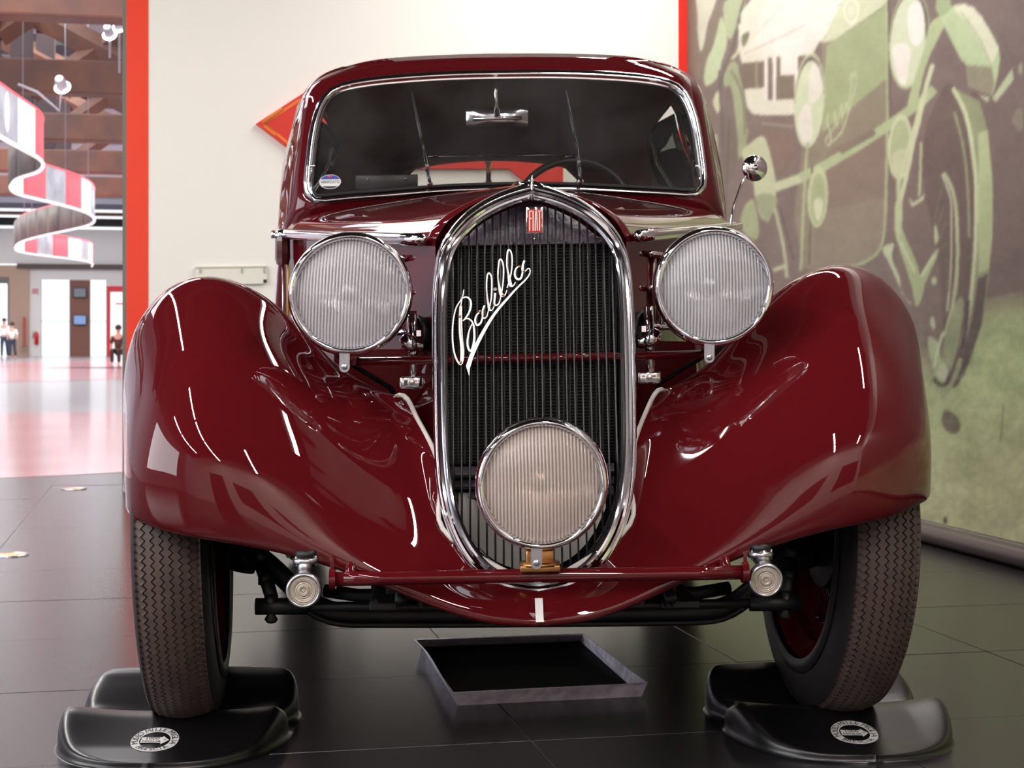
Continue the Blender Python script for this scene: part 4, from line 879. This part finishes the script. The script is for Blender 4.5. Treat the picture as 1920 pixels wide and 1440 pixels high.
mesh('sump', *box((0, .15, .29), (.26, .5, .14)), BLACKM, car, bevel=.03)
mesh('underfloor', *box((0, 1.3, .34), (1.0, 2.0, .03)), BLACKM, car, smooth=False)  # unseen floor plate, put in to block light under the body
mesh('firewall', *box((0, .70, .60), (.92, .03, .56)), BLACKM, car, smooth=False)
mesh('engine_block', *box((0, .25, .60), (.24, .60, .34)), BLACKM, car, bevel=.03)
# ---- wheels
def tyre_mesh():
    N = 620; zz = 155
    cols = [(-.064,.236,0),(-.0640,.262,0),(-.0625,.290,0),(-.0580,.312,0),(-.0535,.3205,0)]
    hw_ = .050; gr = [-.0375,-.0225,-.0075,.0075,.0225,.0375]
    def rad(x): return .3345-.0135*(x/hw_)**2-.002*(abs(x)/hw_)**6
    pr = [(c[0], c[1], 0, 0) for c in cols]
    pr.append((-hw_, rad(-hw_), -1, 1)); pr.append((-hw_+.004, rad(-hw_+.004), 0, 0))
    for k, g_ in enumerate(gr):
        for dx, dr in ((-.0016,0),(-.0009,-.0058),(.0009,-.0058),(.0016,0)): pr.append((g_+dx, rad(g_)+dr, 1 if k % 2 else -1, .0032))
    pr.append((hw_-.004, rad(hw_-.004), 0, 0)); pr.append((hw_, rad(hw_), 1, 1)); pr += [(-c[0], c[1], 0, 0) for c in cols[::-1]]
    vs = []
    for i in range(N):
        th = 2*math.pi*i/N; ph = (i*zz/N) % 1; tri = 4*abs(ph-.5)-1
        for x, r_, sg, am in pr:
            if am == 1: x2 = x; r2 = r_+(-.004 if ph < .22 else 0)
            elif am: x2 = x+am*sg*tri; r2 = r_
            else: x2 = x; r2 = r_
            vs.append((x2, r2*math.cos(th), r2*math.sin(th)))
    fs = grid_faces(N, len(pr), False, True)
    mi = []
    for i in range(N):
        for j in range(len(pr)-1): mi.append(1 if (j < 4 or j >= len(pr)-5) else 0)
    return vs, fs, mi
tv3, tf3, tmi = tyre_mesh(); tyre_data = None
for s, toe in ((-1, math.radians(3.7)), (1, math.radians(3.7))):
    cx_ = -.622 if s < 0 else .569
    M = Matrix.Translation((cx_, 0, .3595)) @ Matrix.Rotation(toe, 4, 'Z') @ Matrix.Rotation(math.radians(1.6*s), 4, 'Y')
    if tyre_data is None:
        w = mesh('tyre', tv3, tf3, None, car, mats=[RUBBER, SIDEW], mi=tmi, ang=35); tyre_data = w.data
    else:
        w = bpy.data.objects.new('tyre', tyre_data); COL.objects.link(w); w.parent = car
    w.matrix_local = M
    Mi = Matrix.Rotation(math.radians(90), 4, 'Y') @ Matrix.Scale(1, 4)
    k = -s                                                     # the inner side looks to the engine
    def wl(name, prof, m, n=56): 
        v, f = lathe([(r_, h*k) for r_, h in prof], n, Mi); o_ = mesh(name, v, f if k > 0 else [q[::-1] for q in f], m, w, ang=40); return o_
    wl('wheel_rim', [(.240,.046),(.240,.054),(.232,.057),(.226,.050),(.221,.040),(.205,.030),(.200,-.01),(.205,-.04),(.222,-.05),(.236,-.057),(.24,-.046)], PAINT)
    wl('wheel_disc', [(.203,.012),(.185,.002),(.165,-.012),(.13,-.020),(.09,-.024),(.07,-.034),(0,-.04)], PAINT)
    wl('brake_drum', [(.0,.03),(.06,.03),(.105,.020),(.110,.012),(.110,-.015),(.0,-.015)], BLACKM)
    wl('sidewall_bead', [(.236,.066),(.246,.0705),(.256,.0690),(.262,.0665)], SIDEW)
    for a in range(6): mesh('rivet', *lathe([(.008,0),(.006,.004),(0,.005)], 10, Matrix.Rotation(a*math.pi/3+.3, 4, 'X') @ Matrix.Translation((.004*k, 0, .178)) @ Matrix.Rotation(math.radians(90*k), 4, 'Y')), PAINT, w)
rw = None
for s in (-1, 1):
    w = bpy.data.objects.new('rear_tyre', tyre_data); COL.objects.link(w); w.parent = car; w.location = (s*.59, 2.27, .3345)
# ================================================================ wheel pads
def pad_h(x, y):
    W_ = pad_w(y); u = min(1, abs(x)/max(W_, 1e-4))
    h = np.interp(y, [-.30,-.27,-.22,-.17,-.12,-.09,-.05,0,.04,.08,.12,.15,.18,.205,.215], [.006,.010,.018,.032,.046,.050,.036,.016,.032,.056,.073,.080,.076,.05,.03])
    h += .021*u**2.5*math.exp(-((y+.11)/.09)**2)+.006*u**2*math.exp(-((y-.14)/.06)**2)+.012*u**3*math.exp(-(y/.05)**2)
    return h*(1-.12*u**2)*(max(0, 1-u**26))**.35+.006*(1 if u < 1 else .4)
def pad_w(y):
    s = (y+.035)/.252; s = max(-1, min(1, s)); e = 2.5 if s < 0 else 6; return max(.0, .200*(1-abs(s)**e)**(.42 if s < 0 else .36))*(1-.10*math.exp(-((y-.015)/.035)**2))+.0001
def make_pad(loc, rz, label, logo=True):
    root = tag(empty('wheel_pad', loc, rz), label, 'wheel pad', 'black wheel pads under the front tyres')
    ny, nx = 70, 61; vs = []
    ys = [-.035-.252*math.cos(math.pi*i/(ny-1)) for i in range(ny)]
    for y in ys:
        W_ = pad_w(y)
        for i in range(nx):
            u = math.sin(math.pi*(i/(nx-1)-.5)); x = u*W_; vs.append((x, y, pad_h(x, y)))
    fs = grid_faces(ny, nx); n0 = len(vs)
    per = [i for i in range(nx)]+[r_*nx+nx-1 for r_ in range(1, ny)]+[(ny-1)*nx+i for i in range(nx-2, -1, -1)]+[r_*nx for r_ in range(ny-2, 0, -1)]
    def foot(p):
        s = max(-1, min(1, (p[1]+.035)/.252)); e = 2.5 if s < 0 else 6; w0 = .206*(1-abs(s)**e)**(.42 if s < 0 else .36); w1 = pad_w(p[1])
        return (p[0]*(w0/w1 if w1 > .03 else 1.), p[1]-.006*max(0, min(1, (-.2-p[1])/.08))+.008*max(0, min(1, (p[1]-.17)/.04)), 0.)
    vs += [foot(vs[i]) for i in per]; m_ = len(per)
    fs += [(per[i], per[(i+1) % m_], n0+(i+1) % m_, n0+i)[::-1] for i in range(m_)]; fs.append(tuple(n0+i for i in range(m_)))
    fs = [f[::-1] for f in fs]
    mesh('pad_body', vs, fs, mat('pad_plastic', (13, 12, 14), .30, spec=.6), root)
    # printed round emblem lying on the front slope
    cx_, cy_ = -.0075, -.200
    ce, se = math.cos(-rz*.7), math.sin(-rz*.7)
    def drape(pts, off):
        q = [(cx_+x*ce-y*se, cy_+x*se+y*ce) for x, y in pts]; return [(x, y, pad_h(x, y)+off) for x, y in q]
    n = 64; ro_, ri = .0405, .0262; pts = []
    for r_ in (ri, (ri+ro_)/2, ro_): pts += [(r_*math.cos(2*math.pi*k/n), r_*1.02*math.sin(2*math.pi*k/n)) for k in range(n)]
    EM = mat('emblem_silver', (196, 194, 192), .5); EK = mat('emblem_black', (18, 17, 18), .5)
    mesh('emblem_ring', drape(pts, .0006), [f[::-1] for f in grid_faces(3, n, True)], EM, root, smooth=False)
    for word, a0, sweep_, flip in (('MUSEO MILLE MIGLIA', 196, -212, 1), ('BRESCIA', 227, 86, -1)):
        for i, ch in enumerate(word):
            if ch == ' ': continue
            a = math.radians(a0+sweep_*i/(len(word)-1)); v_, f_ = text_mesh(ch, .0150)
            rr_ = .0333; rot = a-math.pi/2 if flip > 0 else a+math.pi/2
            q = [(rr_*math.cos(a)+(x*math.cos(rot)-y*math.sin(rot)), rr_*math.sin(a)+(x*math.sin(rot)+y*math.cos(rot))) for x, y, z in v_]
            mesh('letter', drape(q, .0012), f_, EK, root, smooth=False)
    ar = [(-.0235,-.009),(-.0235,.009),(.0120,.009),(.0120,.0135),(.0245,0),(.0120,-.0135),(.0120,-.009)]
    mesh('emblem_arrow', drape(ar, .0009), [(0,1,2,6)[::-1],(3,4,5)[::-1],(2,3,5,6)[::-1]], EM, root, smooth=False)
    for t_, yy_, sz in (('1000', .0042, .0112), ('MIGLIA', -.0050, .0092)):
        v_, f_ = text_mesh(t_, sz); mesh('emblem_text', drape([(x*1.12-.005, y+yy_) for x, y, z in v_], .0014), f_, EK, root, smooth=False)
    v_, f_ = text_mesh('>', .011); mesh('emblem_text', drape([(x*.7+.017, y) for x, y, z in v_], .0014), f_, EK, root, smooth=False)
    return root
def car_pt(x, y, z=0): q = OC+cxv*x+cyv*y; return (q[0], q[1], z)
make_pad(car_pt(-.626, .0), PSI-math.radians(2.5), 'black moulded wheel pad with a round silver emblem, under the left tyre in the photo')
make_pad(car_pt(.556, .0), PSI+math.radians(4), 'black moulded wheel pad with a scuffed right edge, under the right tyre in the photo')
# ================================================================ drip tray
def fl(px, py, z=0.): return P(px, py, F*(CH-z)/(py-HY))
A, B_2, C_2, D_2 = fl(858,1323), fl(1203,1306), fl(1088,1203), fl(792,1214)
At, Bt, Ct, Dt = fl(850,1299,.030), fl(1213,1281,.030), fl(1093,1189,.032), fl(778,1199,.034)
o0 = A.copy()
ty = tag(empty('drip_tray', tuple(o0)), 'shallow square galvanised metal tray on the floor below the grille', 'tray')
zn = mat('galvanised_steel', (232, 224, 238), .45, .0, var=(38, .8, (176, 168, 184)))
def pl_(name, pts, m, **k):
    q = [tuple(np.array(p)-o0) for p in pts]; return mesh(name, q, [tuple(range(len(q)))], m, ty, smooth=False, **k)
up = np.array([0,0,.003])
mesh('tray_floor', [tuple(np.array(p)+up-o0) for p in (A,B_2,C_2,D_2)], [(0,1,2,3)], mat('tray_black', (5, 5, 5), .7, spec=.1), ty, smooth=False, solid=.002)  # near-black matt bottom
for nm, (a, b, bt, at2) in (('front_side', (A,B_2,Bt,At)), ('right_side', (B_2,C_2,Ct,Bt)), ('back_side', (C_2,D_2,Dt,Ct))):
    pl_('tray_side', (a,b,bt,at2), zn, solid=.0015); tb2 = tube([at2-o0, bt-o0], .0014, 6); mesh('tray_hem', *tb2, zn, ty)
lp = [At, At*.75+Dt*.25, At*.4+Dt*.6+np.array([.008,0,-.004]), At*.2+Dt*.8+np.array([.012,0,-.008]), Dt*.93+At*.07+np.array([.006,0,-.004]), Dt]
lb = [A*(1-t)+D_2*t for t in (0,.25,.6,.8,.93,1)]
mesh('tray_side', [tuple(np.array(p)-o0) for p in lp+lb], [(i, i+1, 7+i, 6+i) for i in range(5)], zn, ty, smooth=False, solid=.0015)
mesh('tray_hem', *tube([p-o0 for p in lp], .0014, 6), zn, ty)
# ================================================================ sign and holder on the back wall
def onwall(px, py, v, off=0.):
    k = (px-CX)/F; v = v-off; d = v/(math.cos(TH)-math.sin(TH)*k); z = CH-(py-HY)/F*d
    return np.array([k*d*math.cos(TH)+d*math.sin(TH), v, z])          # (u, v, z)
def wallpoly(name, pts, off, th, m, parent, o0, v=VB, **k):
    a = [onwall(x, y, v, off+th) for x, y in pts]; n = len(a)
    vs = [np.array(R(*p))-o0 for p in a]+[np.array(R(p[0], p[1]+th, p[2]))-o0 for p in a]
    ar = sum(a[i][0]*a[(i+1) % n][2]-a[(i+1) % n][0]*a[i][2] for i in range(n))
    fs = [tuple(range(n)), tuple(range(n, 2*n))[::-1]]+[(i, i+n, (i+1) % n+n, (i+1) % n) for i in range(n)]
    if ar < 0: fs = [f[::-1] for f in fs]
    bmv = mesh(name, vs, fs, m, parent, smooth=False, **k); return bmv
sg0 = np.array(R(*onwall(760, 232, VB)))
sg = tag(empty('arrow_sign', tuple(sg0)), 'red arrow sign with orange outline on the white wall, mostly hidden by the car', 'sign')
ol = [(480,232),(652,102),(652,150),(955,150),(1056,60),(1056,404),(955,316),(652,316),(652,362)]
mesh_o = [(480,232),(620,141),(620,339)], [(620,150),(955,150),(955,316),(620,316)], [(955,150),(1056,112),(1056,400),(955,316)]
for q in mesh_o: wallpoly('sign_board', q, .0, .03, mat('sign_red', (214, 48, 34), .5, var=(2.5, .4, (196, 40, 30))), sg, sg0)
OR_ = mat('sign_orange', (238, 122, 44), .5)
def band(a, b, w):
    a = np.array(a, float); b = np.array(b, float); t = b-a; t /= np.hypot(*t); n_ = np.array([-t[1], t[0]])*w/2
    wallpoly('outline', [a-n_, b-n_, b+n_, a+n_], .0301, .002, OR_, sg, sg0)
band((495,231),(612,155), 5); band((495,231),(612,328), 5); band((493,231),(530,204), 8); band((496,234),(518,252), 8)
for px, ch in ((700,'1'),(735,'0'),(772,'0'),(809,'0'),(850,'M'),(884,'I'),(912,'G'),(946,'L'),(976,'I'),(1008,'A')):
    v_, f_ = text_mesh(ch, 1.0); c_ = onwall(px, 240, VB, .033); s_ = .50
    vs = [np.array(R(c_[0]+x*s_*.36, c_[1], c_[2]+y*s_*1.02))-sg0 for x, y, z in v_]
    mesh('letter', vs, f_, OR_, sg, smooth=False)
ah0 = np.array(R(*onwall(432, 515, VB)))
ah = tag(empty('label_holder', tuple(ah0)), 'clear acrylic label holder on the white wall behind the left fender', 'label holder')
wallpoly('clear_panel', [(366,502),(500,500),(500,532),(366,534)], .012, .003, mat('acrylic_sheet', (236, 234, 222), .12), ah, ah0)
wallpoly('paper_strip', [(372,503),(498,501),(498,528),(372,530)], .0, .003, mat('paper_strip', (236, 232, 220), .7), ah, ah0)
wallpoly('panel_edge', [(366,500.5),(500,498.5),(500,502),(366,504)], .0, .016, mat('acrylic_edge', (190, 188, 172), .2), ah, ah0)
for px in (374, 452, 494): wallpoly('clip', [(px,501),(px+3,501),(px+3,512),(px,512)], .0155, .003, SATIN, ah, ah0)
wallpoly('screw_head', [(494,524),(500,524),(500,530),(494,530)], .0155, .003, RUBB, ah, ah0)
# ================================================================ the long hall on the left
HV = 81.0
def far(name, x0, x1, y0, y1, m, th=.25, parent=None, front=0., kind='structure'):
    a = onwall(x0, y0, HV); b = onwall(x1, y1, HV)
    return slab(name, a[0], b[0], HV-front, HV+th, b[2], a[2], m, kind=kind, parent=parent)
base = 668.0
wf = far('wall_far', -60, 330, 427, 497, WHITE)
fl_ = 640+.71*F/78.3
far('wall_section', 55, 77, 497, fl_, WHITE, parent=wf); far('wall_section', 77, 200, 497, 525, WHITE, parent=wf); far('wall_section', 131, 168.5, 525, fl_, mat('brown_pier', (136, 88, 72), .6), parent=wf)
far('wall_section', 200, 330, 497, 536, WHITE, parent=wf); far('wall_section', -60, 55, 497, fl_, TAN, parent=wf, th=.2, front=.3)
far('wall_section', -60, 330, 300, 362, PLAST, parent=wf)
far('beam_band', -60, 330, 362, 395, mat('grey_beam', (132, 128, 142), .7), parent=wf, front=.2); far('beam_band', -60, 330, 395, 407, WOOD, parent=wf, front=.2); far('beam_band', -60, 330, 407, 427, BLACKM, parent=wf, front=.3)
far('beam_band', 33, 330, 495, 507, mat('brown_lintel', (92, 78, 74), .6), parent=wf, front=.4)
GREEN = mat('green_door_frame', (110, 160, 110), .5)
for n_, (x0, x1) in enumerate(((77,131),(168.5,200))):
    d_ = far('door_%d' % (n_+1), x0, x0+.9, 525, fl_, GREEN, th=.1); far('door_frame', x1-.9, x1, 525, fl_, GREEN, th=.1, parent=d_); far('door_rail', x0, x1, 602, 603, GREEN, th=.05, parent=d_)
    far('door_glass', x0, x1, 526, fl_-1, glass('door_glass_%d' % n_, (255, 255, 255)), th=.02, parent=d_)
REDD = mat('red_door_frame', (226, 52, 66), .5)
d_ = far('door_3', 200, 207, 536, fl_, REDD, th=.15, front=.1); far('door_frame', 207, 300, 536, 548, REDD, th=.15, parent=d_, front=.1); far('door_sign', 216, 240, 568, 571, REDD, th=.05, parent=d_)
d_ = far('door_4', -2, 18, 520, 532, GREY, th=.1, front=.34); far('door_frame', 15, 18, 532, fl_, GREY, th=.1, front=.34, parent=d_)
far('door_light', -2, 15, 532, fl_, mat('bright_pane', (240,244,250), .3, emit=(240,246,255), es=1.0), th=.02, front=.33, parent=d_)
def farthing(name, x, y, label, cat, group=None, front=.5, y1=None):
    a = onwall(x, y, HV); return tag(empty(name, R(a[0], HV-front, a[2])), label, cat, group), a
for y, lb in ((549, 'upper dark wall monitor on the brown pier at the far end'), (600, 'lower bluish wall monitor on the brown pier at the far end')):
    t, a = farthing('wall_monitor', 150, y, lb, 'monitor', 'monitors on the brown pier', .02)
    mesh('monitor_case', *box((0,-.06,0), (.64,.14,.50)), mat('monitor_case', (70, 70, 78), .4), t, bevel=.03)
    mesh('screen', *box((0,-.135,0), (.54,.01,.40)), mat('screen_%d' % y, (96,104,112) if y < 560 else (120,150,196), .2, emit=(96,104,112) if y < 560 else (120,150,196), es=.5), t, smooth=False)
    t.rotation_euler = (0, 0, TH)
t, a = farthing('fire_extinguisher', 69, 634, 'small red fire extinguisher on the far white wall', 'fire extinguisher', None, .15)
mesh('tank', *lathe([(0,-.30),(.09,-.29),(.10,.18),(.06,.27),(.03,.30),(0,.30)], 16), RED, t); mesh('hose', *tube([(0,-.03,.3),(-.12,-.05,.28),(-.15,-.05,0)], .02, 6), BLACKM, t)
t, a = farthing('wall_plate', 66, 546, 'small pale pink notice high on the far white wall', 'notice', None, .02)
mesh('plate', *box((0,0,0), (.32,.02,.26)), mat('pink_notice', (222, 160, 160), .6), t, smooth=False); mesh('plate_rim', *box((0,.01,0), (.36,.02,.30)), WHITE, t, smooth=False)
t, a = farthing('red_banner_stand', 48, 622, 'narrow tall red roll-up stand beside the tan wall', 'stand', None, .7)
mesh('banner', *box((0,0,0), (.14,.03,1.4)), mat('dull_red', (186, 88, 76), .6), t, smooth=False); mesh('foot', *box((0,0,-.72), (.3,.2,.04)), GREY, t, smooth=False)
# hall shell
slab('wall_left', -10.2, -10, VF, HV, 0, 7.5, PLAST)
slab('wall_hall_right', -.2, 0, VB+.3, HV, 0, 7.5, PLAST)
hc = slab('ceiling_hall', -10, 0, VB+.3, 22, 7.3, 7.4, mat('roof_boards', (196, 192, 198), .8))
slab('glass_roof', -10, 0, 22, HV, 7.35, 7.36, glass('roof_glass', (244, 246, 248)), parent=hc, kind=None)
for k in range(14): slab('roof_bar', -10, 0, 22+k*4.3, 22.18+k*4.3, 7.1, 7.34, PLAST, parent=hc, kind=None)
slab('ceiling_side', -10, -6.2, VF, VB+.3, 7.3, 7.4, MATS['roof_boards'])
slab('header', -10, 0, VB+.28, VB+.3, 4.2, 7.4, PLAST, parent=hc, kind=None) if False else None
# roof trusses
for k in range(5):
    v = 17.0+5.15*k; KP = -2.35
    tr_ = tag(empty('roof_truss', R(-5, v, 3.95), TH), None, None)
    tr_['label'] = ['nearest timber roof truss, cut by the top of the picture', 'second timber truss, behind the top of the curling film banner', 'third timber truss of the long hall', 'fourth timber truss, level with the middle curl of the banner', 'farthest and lowest-looking timber truss above the grey beam'][k]
    tr_['category'] = 'roof truss'; tr_['group'] = 'timber trusses of the hall'
    vs_, fs_ = box((0, 0, .22), (10, .38, .44)); mesh('tie_beam', vs_, fs_, WOOD, tr_, smooth=False, bevel=.03)
    for du in (KP+5, KP+5-4.0):
        mesh('king_post', *box((du, 0, 1.7), (.34, .3, 2.5)), WOODD, tr_, smooth=False)
        for s in (-1, 1): mesh('strut', *tube([(du+s*.15, 0, .75), (du+s*1.9, 0, 2.05)], .16, 4), WOOD, tr_, smooth=False)
    for s in (-1, 1): mesh('rafter', *tube([(du_ := KP+5-2, 0, 3.2), (KP+5-2+s*5.2, 0, .5)], .22, 4), WOOD, tr_, smooth=False)
# hanging serpentine film banner
wp = [(-95,14.2),(-40,15.1),(10,16.2),(50,17.2),(76,18.0),(80,18.8),(66,19.4),(40,19.9),(24,20.6),(20,21.4),(34,22.2),(62,22.8),(100,23.6),(140,24.6),(168,25.7),(177,26.8),(170,27.9),(140,29),(100,30.2),(62,31.6),(38,33),(29,34.6),(34,36.2),(60,37.4),(100,38.6),(140,39.8),(165,41),(174,42.4),(172,43.6)]
W3 = np.array([[ (x-CX)/F*d, d] for x, d in wp]); zc = 2.98
B0 = (W3[9][0], W3[9][1], zc)
ban = tag(empty('hanging_banner', B0), 'long curling pink and white picture banner hanging in the hall like a film strip', 'banner')
q = dens(W3, 181)
BK = mat('banner_back', (92, 84, 82), .5, var=(1.5, .8, (150, 140, 126))); PINK = mat('banner_pink', (232, 110, 120), .5, emit=(240, 110, 120), es=.7); PHO = mat('banner_photo', (190, 190, 198), .5, var=(3, .9, (110, 110, 120)), emit=(210,210,218), es=.6); WB = mat('banner_white', (240, 236, 238), .5, emit=(240,236,238), es=.9)  # emission puts the hall's glare into the picture colours; the banner is no lamp
def bz(i): return 0.
n_seg = 0
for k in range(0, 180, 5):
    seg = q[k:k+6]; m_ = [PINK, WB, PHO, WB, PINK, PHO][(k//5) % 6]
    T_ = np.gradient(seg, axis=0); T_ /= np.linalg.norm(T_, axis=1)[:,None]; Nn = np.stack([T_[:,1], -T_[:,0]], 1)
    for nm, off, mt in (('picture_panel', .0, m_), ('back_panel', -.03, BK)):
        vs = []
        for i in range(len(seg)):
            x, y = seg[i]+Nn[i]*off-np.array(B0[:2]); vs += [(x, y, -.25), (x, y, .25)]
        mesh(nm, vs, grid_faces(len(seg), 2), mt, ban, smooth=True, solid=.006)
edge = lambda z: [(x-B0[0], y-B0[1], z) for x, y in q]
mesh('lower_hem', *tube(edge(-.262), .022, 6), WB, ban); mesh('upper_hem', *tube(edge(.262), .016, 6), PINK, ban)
for i, k in enumerate((34, 60, 84, 108, 140)):
    x, y = q[k]-np.array(B0[:2]); mesh('hanging_wire', *tube([(x, y, .26), (x, y, 4.3)], .008, 4), SATIN, ban)
for k, t_ in ((12, 1.0), (18, .8), (66, .9), (72, .7), (81, .8)):
    x, y = q[k]-np.array(B0[:2]); T_ = q[k+1]-q[k-1]; T_ /= np.hypot(*T_); n_ = np.array([T_[1], -T_[0]])*.012
    vs = []
    for a in np.linspace(0, 2*math.pi, 14, endpoint=False): vs.append((x+n_[0]+T_[0]*.09*t_*math.cos(a), y+n_[1]+T_[1]*.09*t_*math.cos(a), .02+.2*t_*math.sin(a)))
    mesh('portrait', vs, [tuple(range(14))], WB, ban, smooth=False, solid=.004)
# spot lights under the trusses
LE = mat('spot_glow', (255,255,255), .4, emit=(255, 252, 246), es=14)
for px, py, d, lb in ((222,46,20.5,'bright spotlight nearest the wall edge under the first truss'), (204,60,19.4,'smaller spotlight just left of the brightest one'), (115,158,17.0,'double spotlight on a curved arm above the film banner')):
    p = P(px, py, d); t = tag(empty('spotlight', tuple(p)), lb, 'spotlight', 'spotlights in the hall')
    mesh('lamp_head', *lathe([(.04,.10),(.055,.06),(.065,-.04),(.065,-.05)], 16, Matrix.Rotation(math.radians(60), 4, 'X')), PLAST, t)
    mesh('glowing_face', *lathe([(.085,-.05),(0,-.07)], 16, Matrix.Rotation(math.radians(60), 4, 'X') ), LE, t)
    mesh('arm', *tube([(0,0,.1),(0,.05,.4),(0,.05,4.0-p[2]+.1)] if py < 100 else [(0,0,-.05),(-.02,0,-.28),(-.25,0,-.08),(-.45,0,.0)], .014, 6), PLAST, t)
# glowing lights let into the floor
for px, py, lb in ((139,917,'small round orange floor light further along the tiles'), (20,1041,'round orange floor light nearest the left picture edge')):
    p = P(px, py, F*CH/(py-HY)); t = tag(empty('floor_light', (p[0], p[1], .0)), lb, 'floor light', 'lights let into the floor')
    mesh('steel_ring', *lathe([(.060,.0),(.060,.004),(.046,.005),(.044,.002)], 32), SATIN, t)
    mesh('glowing_glass', *lathe([(.046,.003),(0,.004)], 32), mat('orange_glow', (255, 150, 100), .3, emit=(255, 120, 70), es=1.6), t)
# visitors at the far end
def person(px, d, h, label, top, legs, seated=False, hair=(60,44,36)):
    X = (px-CX)/F*d; t = tag(empty('person', (X, d, 0)), label, 'person', 'visitors in the hall')
    def skin(name, V, E, Rr, m):
        me = bpy.data.meshes.new(name); me.from_pydata([tuple(x*h/1.75 for x in v) for v in V], E, []); me.materials.append(m)
        o = bpy.data.objects.new(name, me); COL.objects.link(o); o.parent = t
        s = o.modifiers.new('skin', 'SKIN'); 
        for k, r_ in enumerate(Rr): me.skin_vertices[0].data[k].radius = (r_*h/1.75, r_*h/1.75)
        me.skin_vertices[0].data[0].use_root = True
        o.modifiers.new('sub', 'SUBSURF').levels = 1; return o
    hz = .93 if not seated else .50
    kn = [(-.10,-.02,.50),(.11,.03,.50)] if not seated else [(-.12,-.42,.50),(.12,-.42,.50)]
    ft = [(-.11,.0,.06),(.13,.10,.06)] if not seated else [(-.12,-.42,.06),(.12,-.42,.06)]
    to = [(-.11,-.16,.03),(.13,-.06,.03)] if not seated else [(-.12,-.58,.03),(.12,-.58,.03)]
    dz = hz-.93
    Vb = [(0,0,hz),(0,.0,hz+.22),(0,.0,hz+.46),(0,-.01,hz+.58),(0,-.02,hz+.66),(0,-.03,hz+.76),(-.19,0,hz+.46),(-.25,.03,hz+.20),(-.23,-.06,hz-.04),(.19,0,hz+.46),(.25,.03,hz+.20),(.23,-.08,hz-.02),(-.09,0,hz-.06),kn[0],ft[0],to[0],(.09,0,hz-.06),kn[1],ft[1],to[1]]
    E = [(0,1),(1,2),(2,3),(3,4),(4,5),(2,6),(6,7),(7,8),(2,9),(9,10),(10,11),(0,12),(12,13),(13,14),(14,15),(0,16),(16,17),(17,18),(18,19)]
    Rr = [.13,.12,.13,.055,.085,.085,.06,.045,.035,.06,.045,.035,.085,.06,.045,.035,.085,.06,.045,.035]
    b_ = skin('body', Vb, E, Rr, mat('skin_tone', (206, 160, 136), .6))
    skin('shirt', [Vb[i] for i in (0,1,2,6,7,9,10)], [(0,1),(1,2),(2,3),(3,4),(2,5),(5,6)], [.145,.14,.145,.075,.06,.075,.06], mat('cloth_%d' % px, top, .8))
    skin('trousers', [Vb[i] for i in (0,12,13,14,16,17,18)], [(0,1),(1,2),(2,3),(0,4),(4,5),(5,6)], [.14,.10,.075,.06,.10,.075,.06], mat('trouser_%d' % px, legs, .8))
    v, f = lathe([(0,-.09),(.09,-.05),(.102,.02),(.08,.08),(0,.11)], 16, Matrix.Translation((0,-.01,(hz+.77)*h/1.75))); mesh('hair', v, f, mat('hair_%d' % px, hair, .7), t)
    return t
person(8, 72, 1.70, 'standing person in a white shirt and dark trousers, nearest the left picture edge', (236,238,242), (60,66,84))
person(23, 71, 1.50, 'standing person in a white top just right of the leftmost visitor', (240,240,240), (52,60,80))
person(222, 50, 1.55, 'seated person in a dark brown coat beside the wall edge', (84,44,38), (60,36,34), True)
p = P(231, 640, 50); st_ = tag(empty('stool', (p[0]+.3, 50.35, 0)), 'pale box stool under the seated person', 'stool')
mesh('seat_block', *box((0,.02,.17), (.46,.42,.34)), mat('stool_white', (222, 214, 204), .6), st_, bevel=.02); mesh('stool_top', *box((0,.02,.355), (.48,.44,.03)), GREY, st_, bevel=.01)
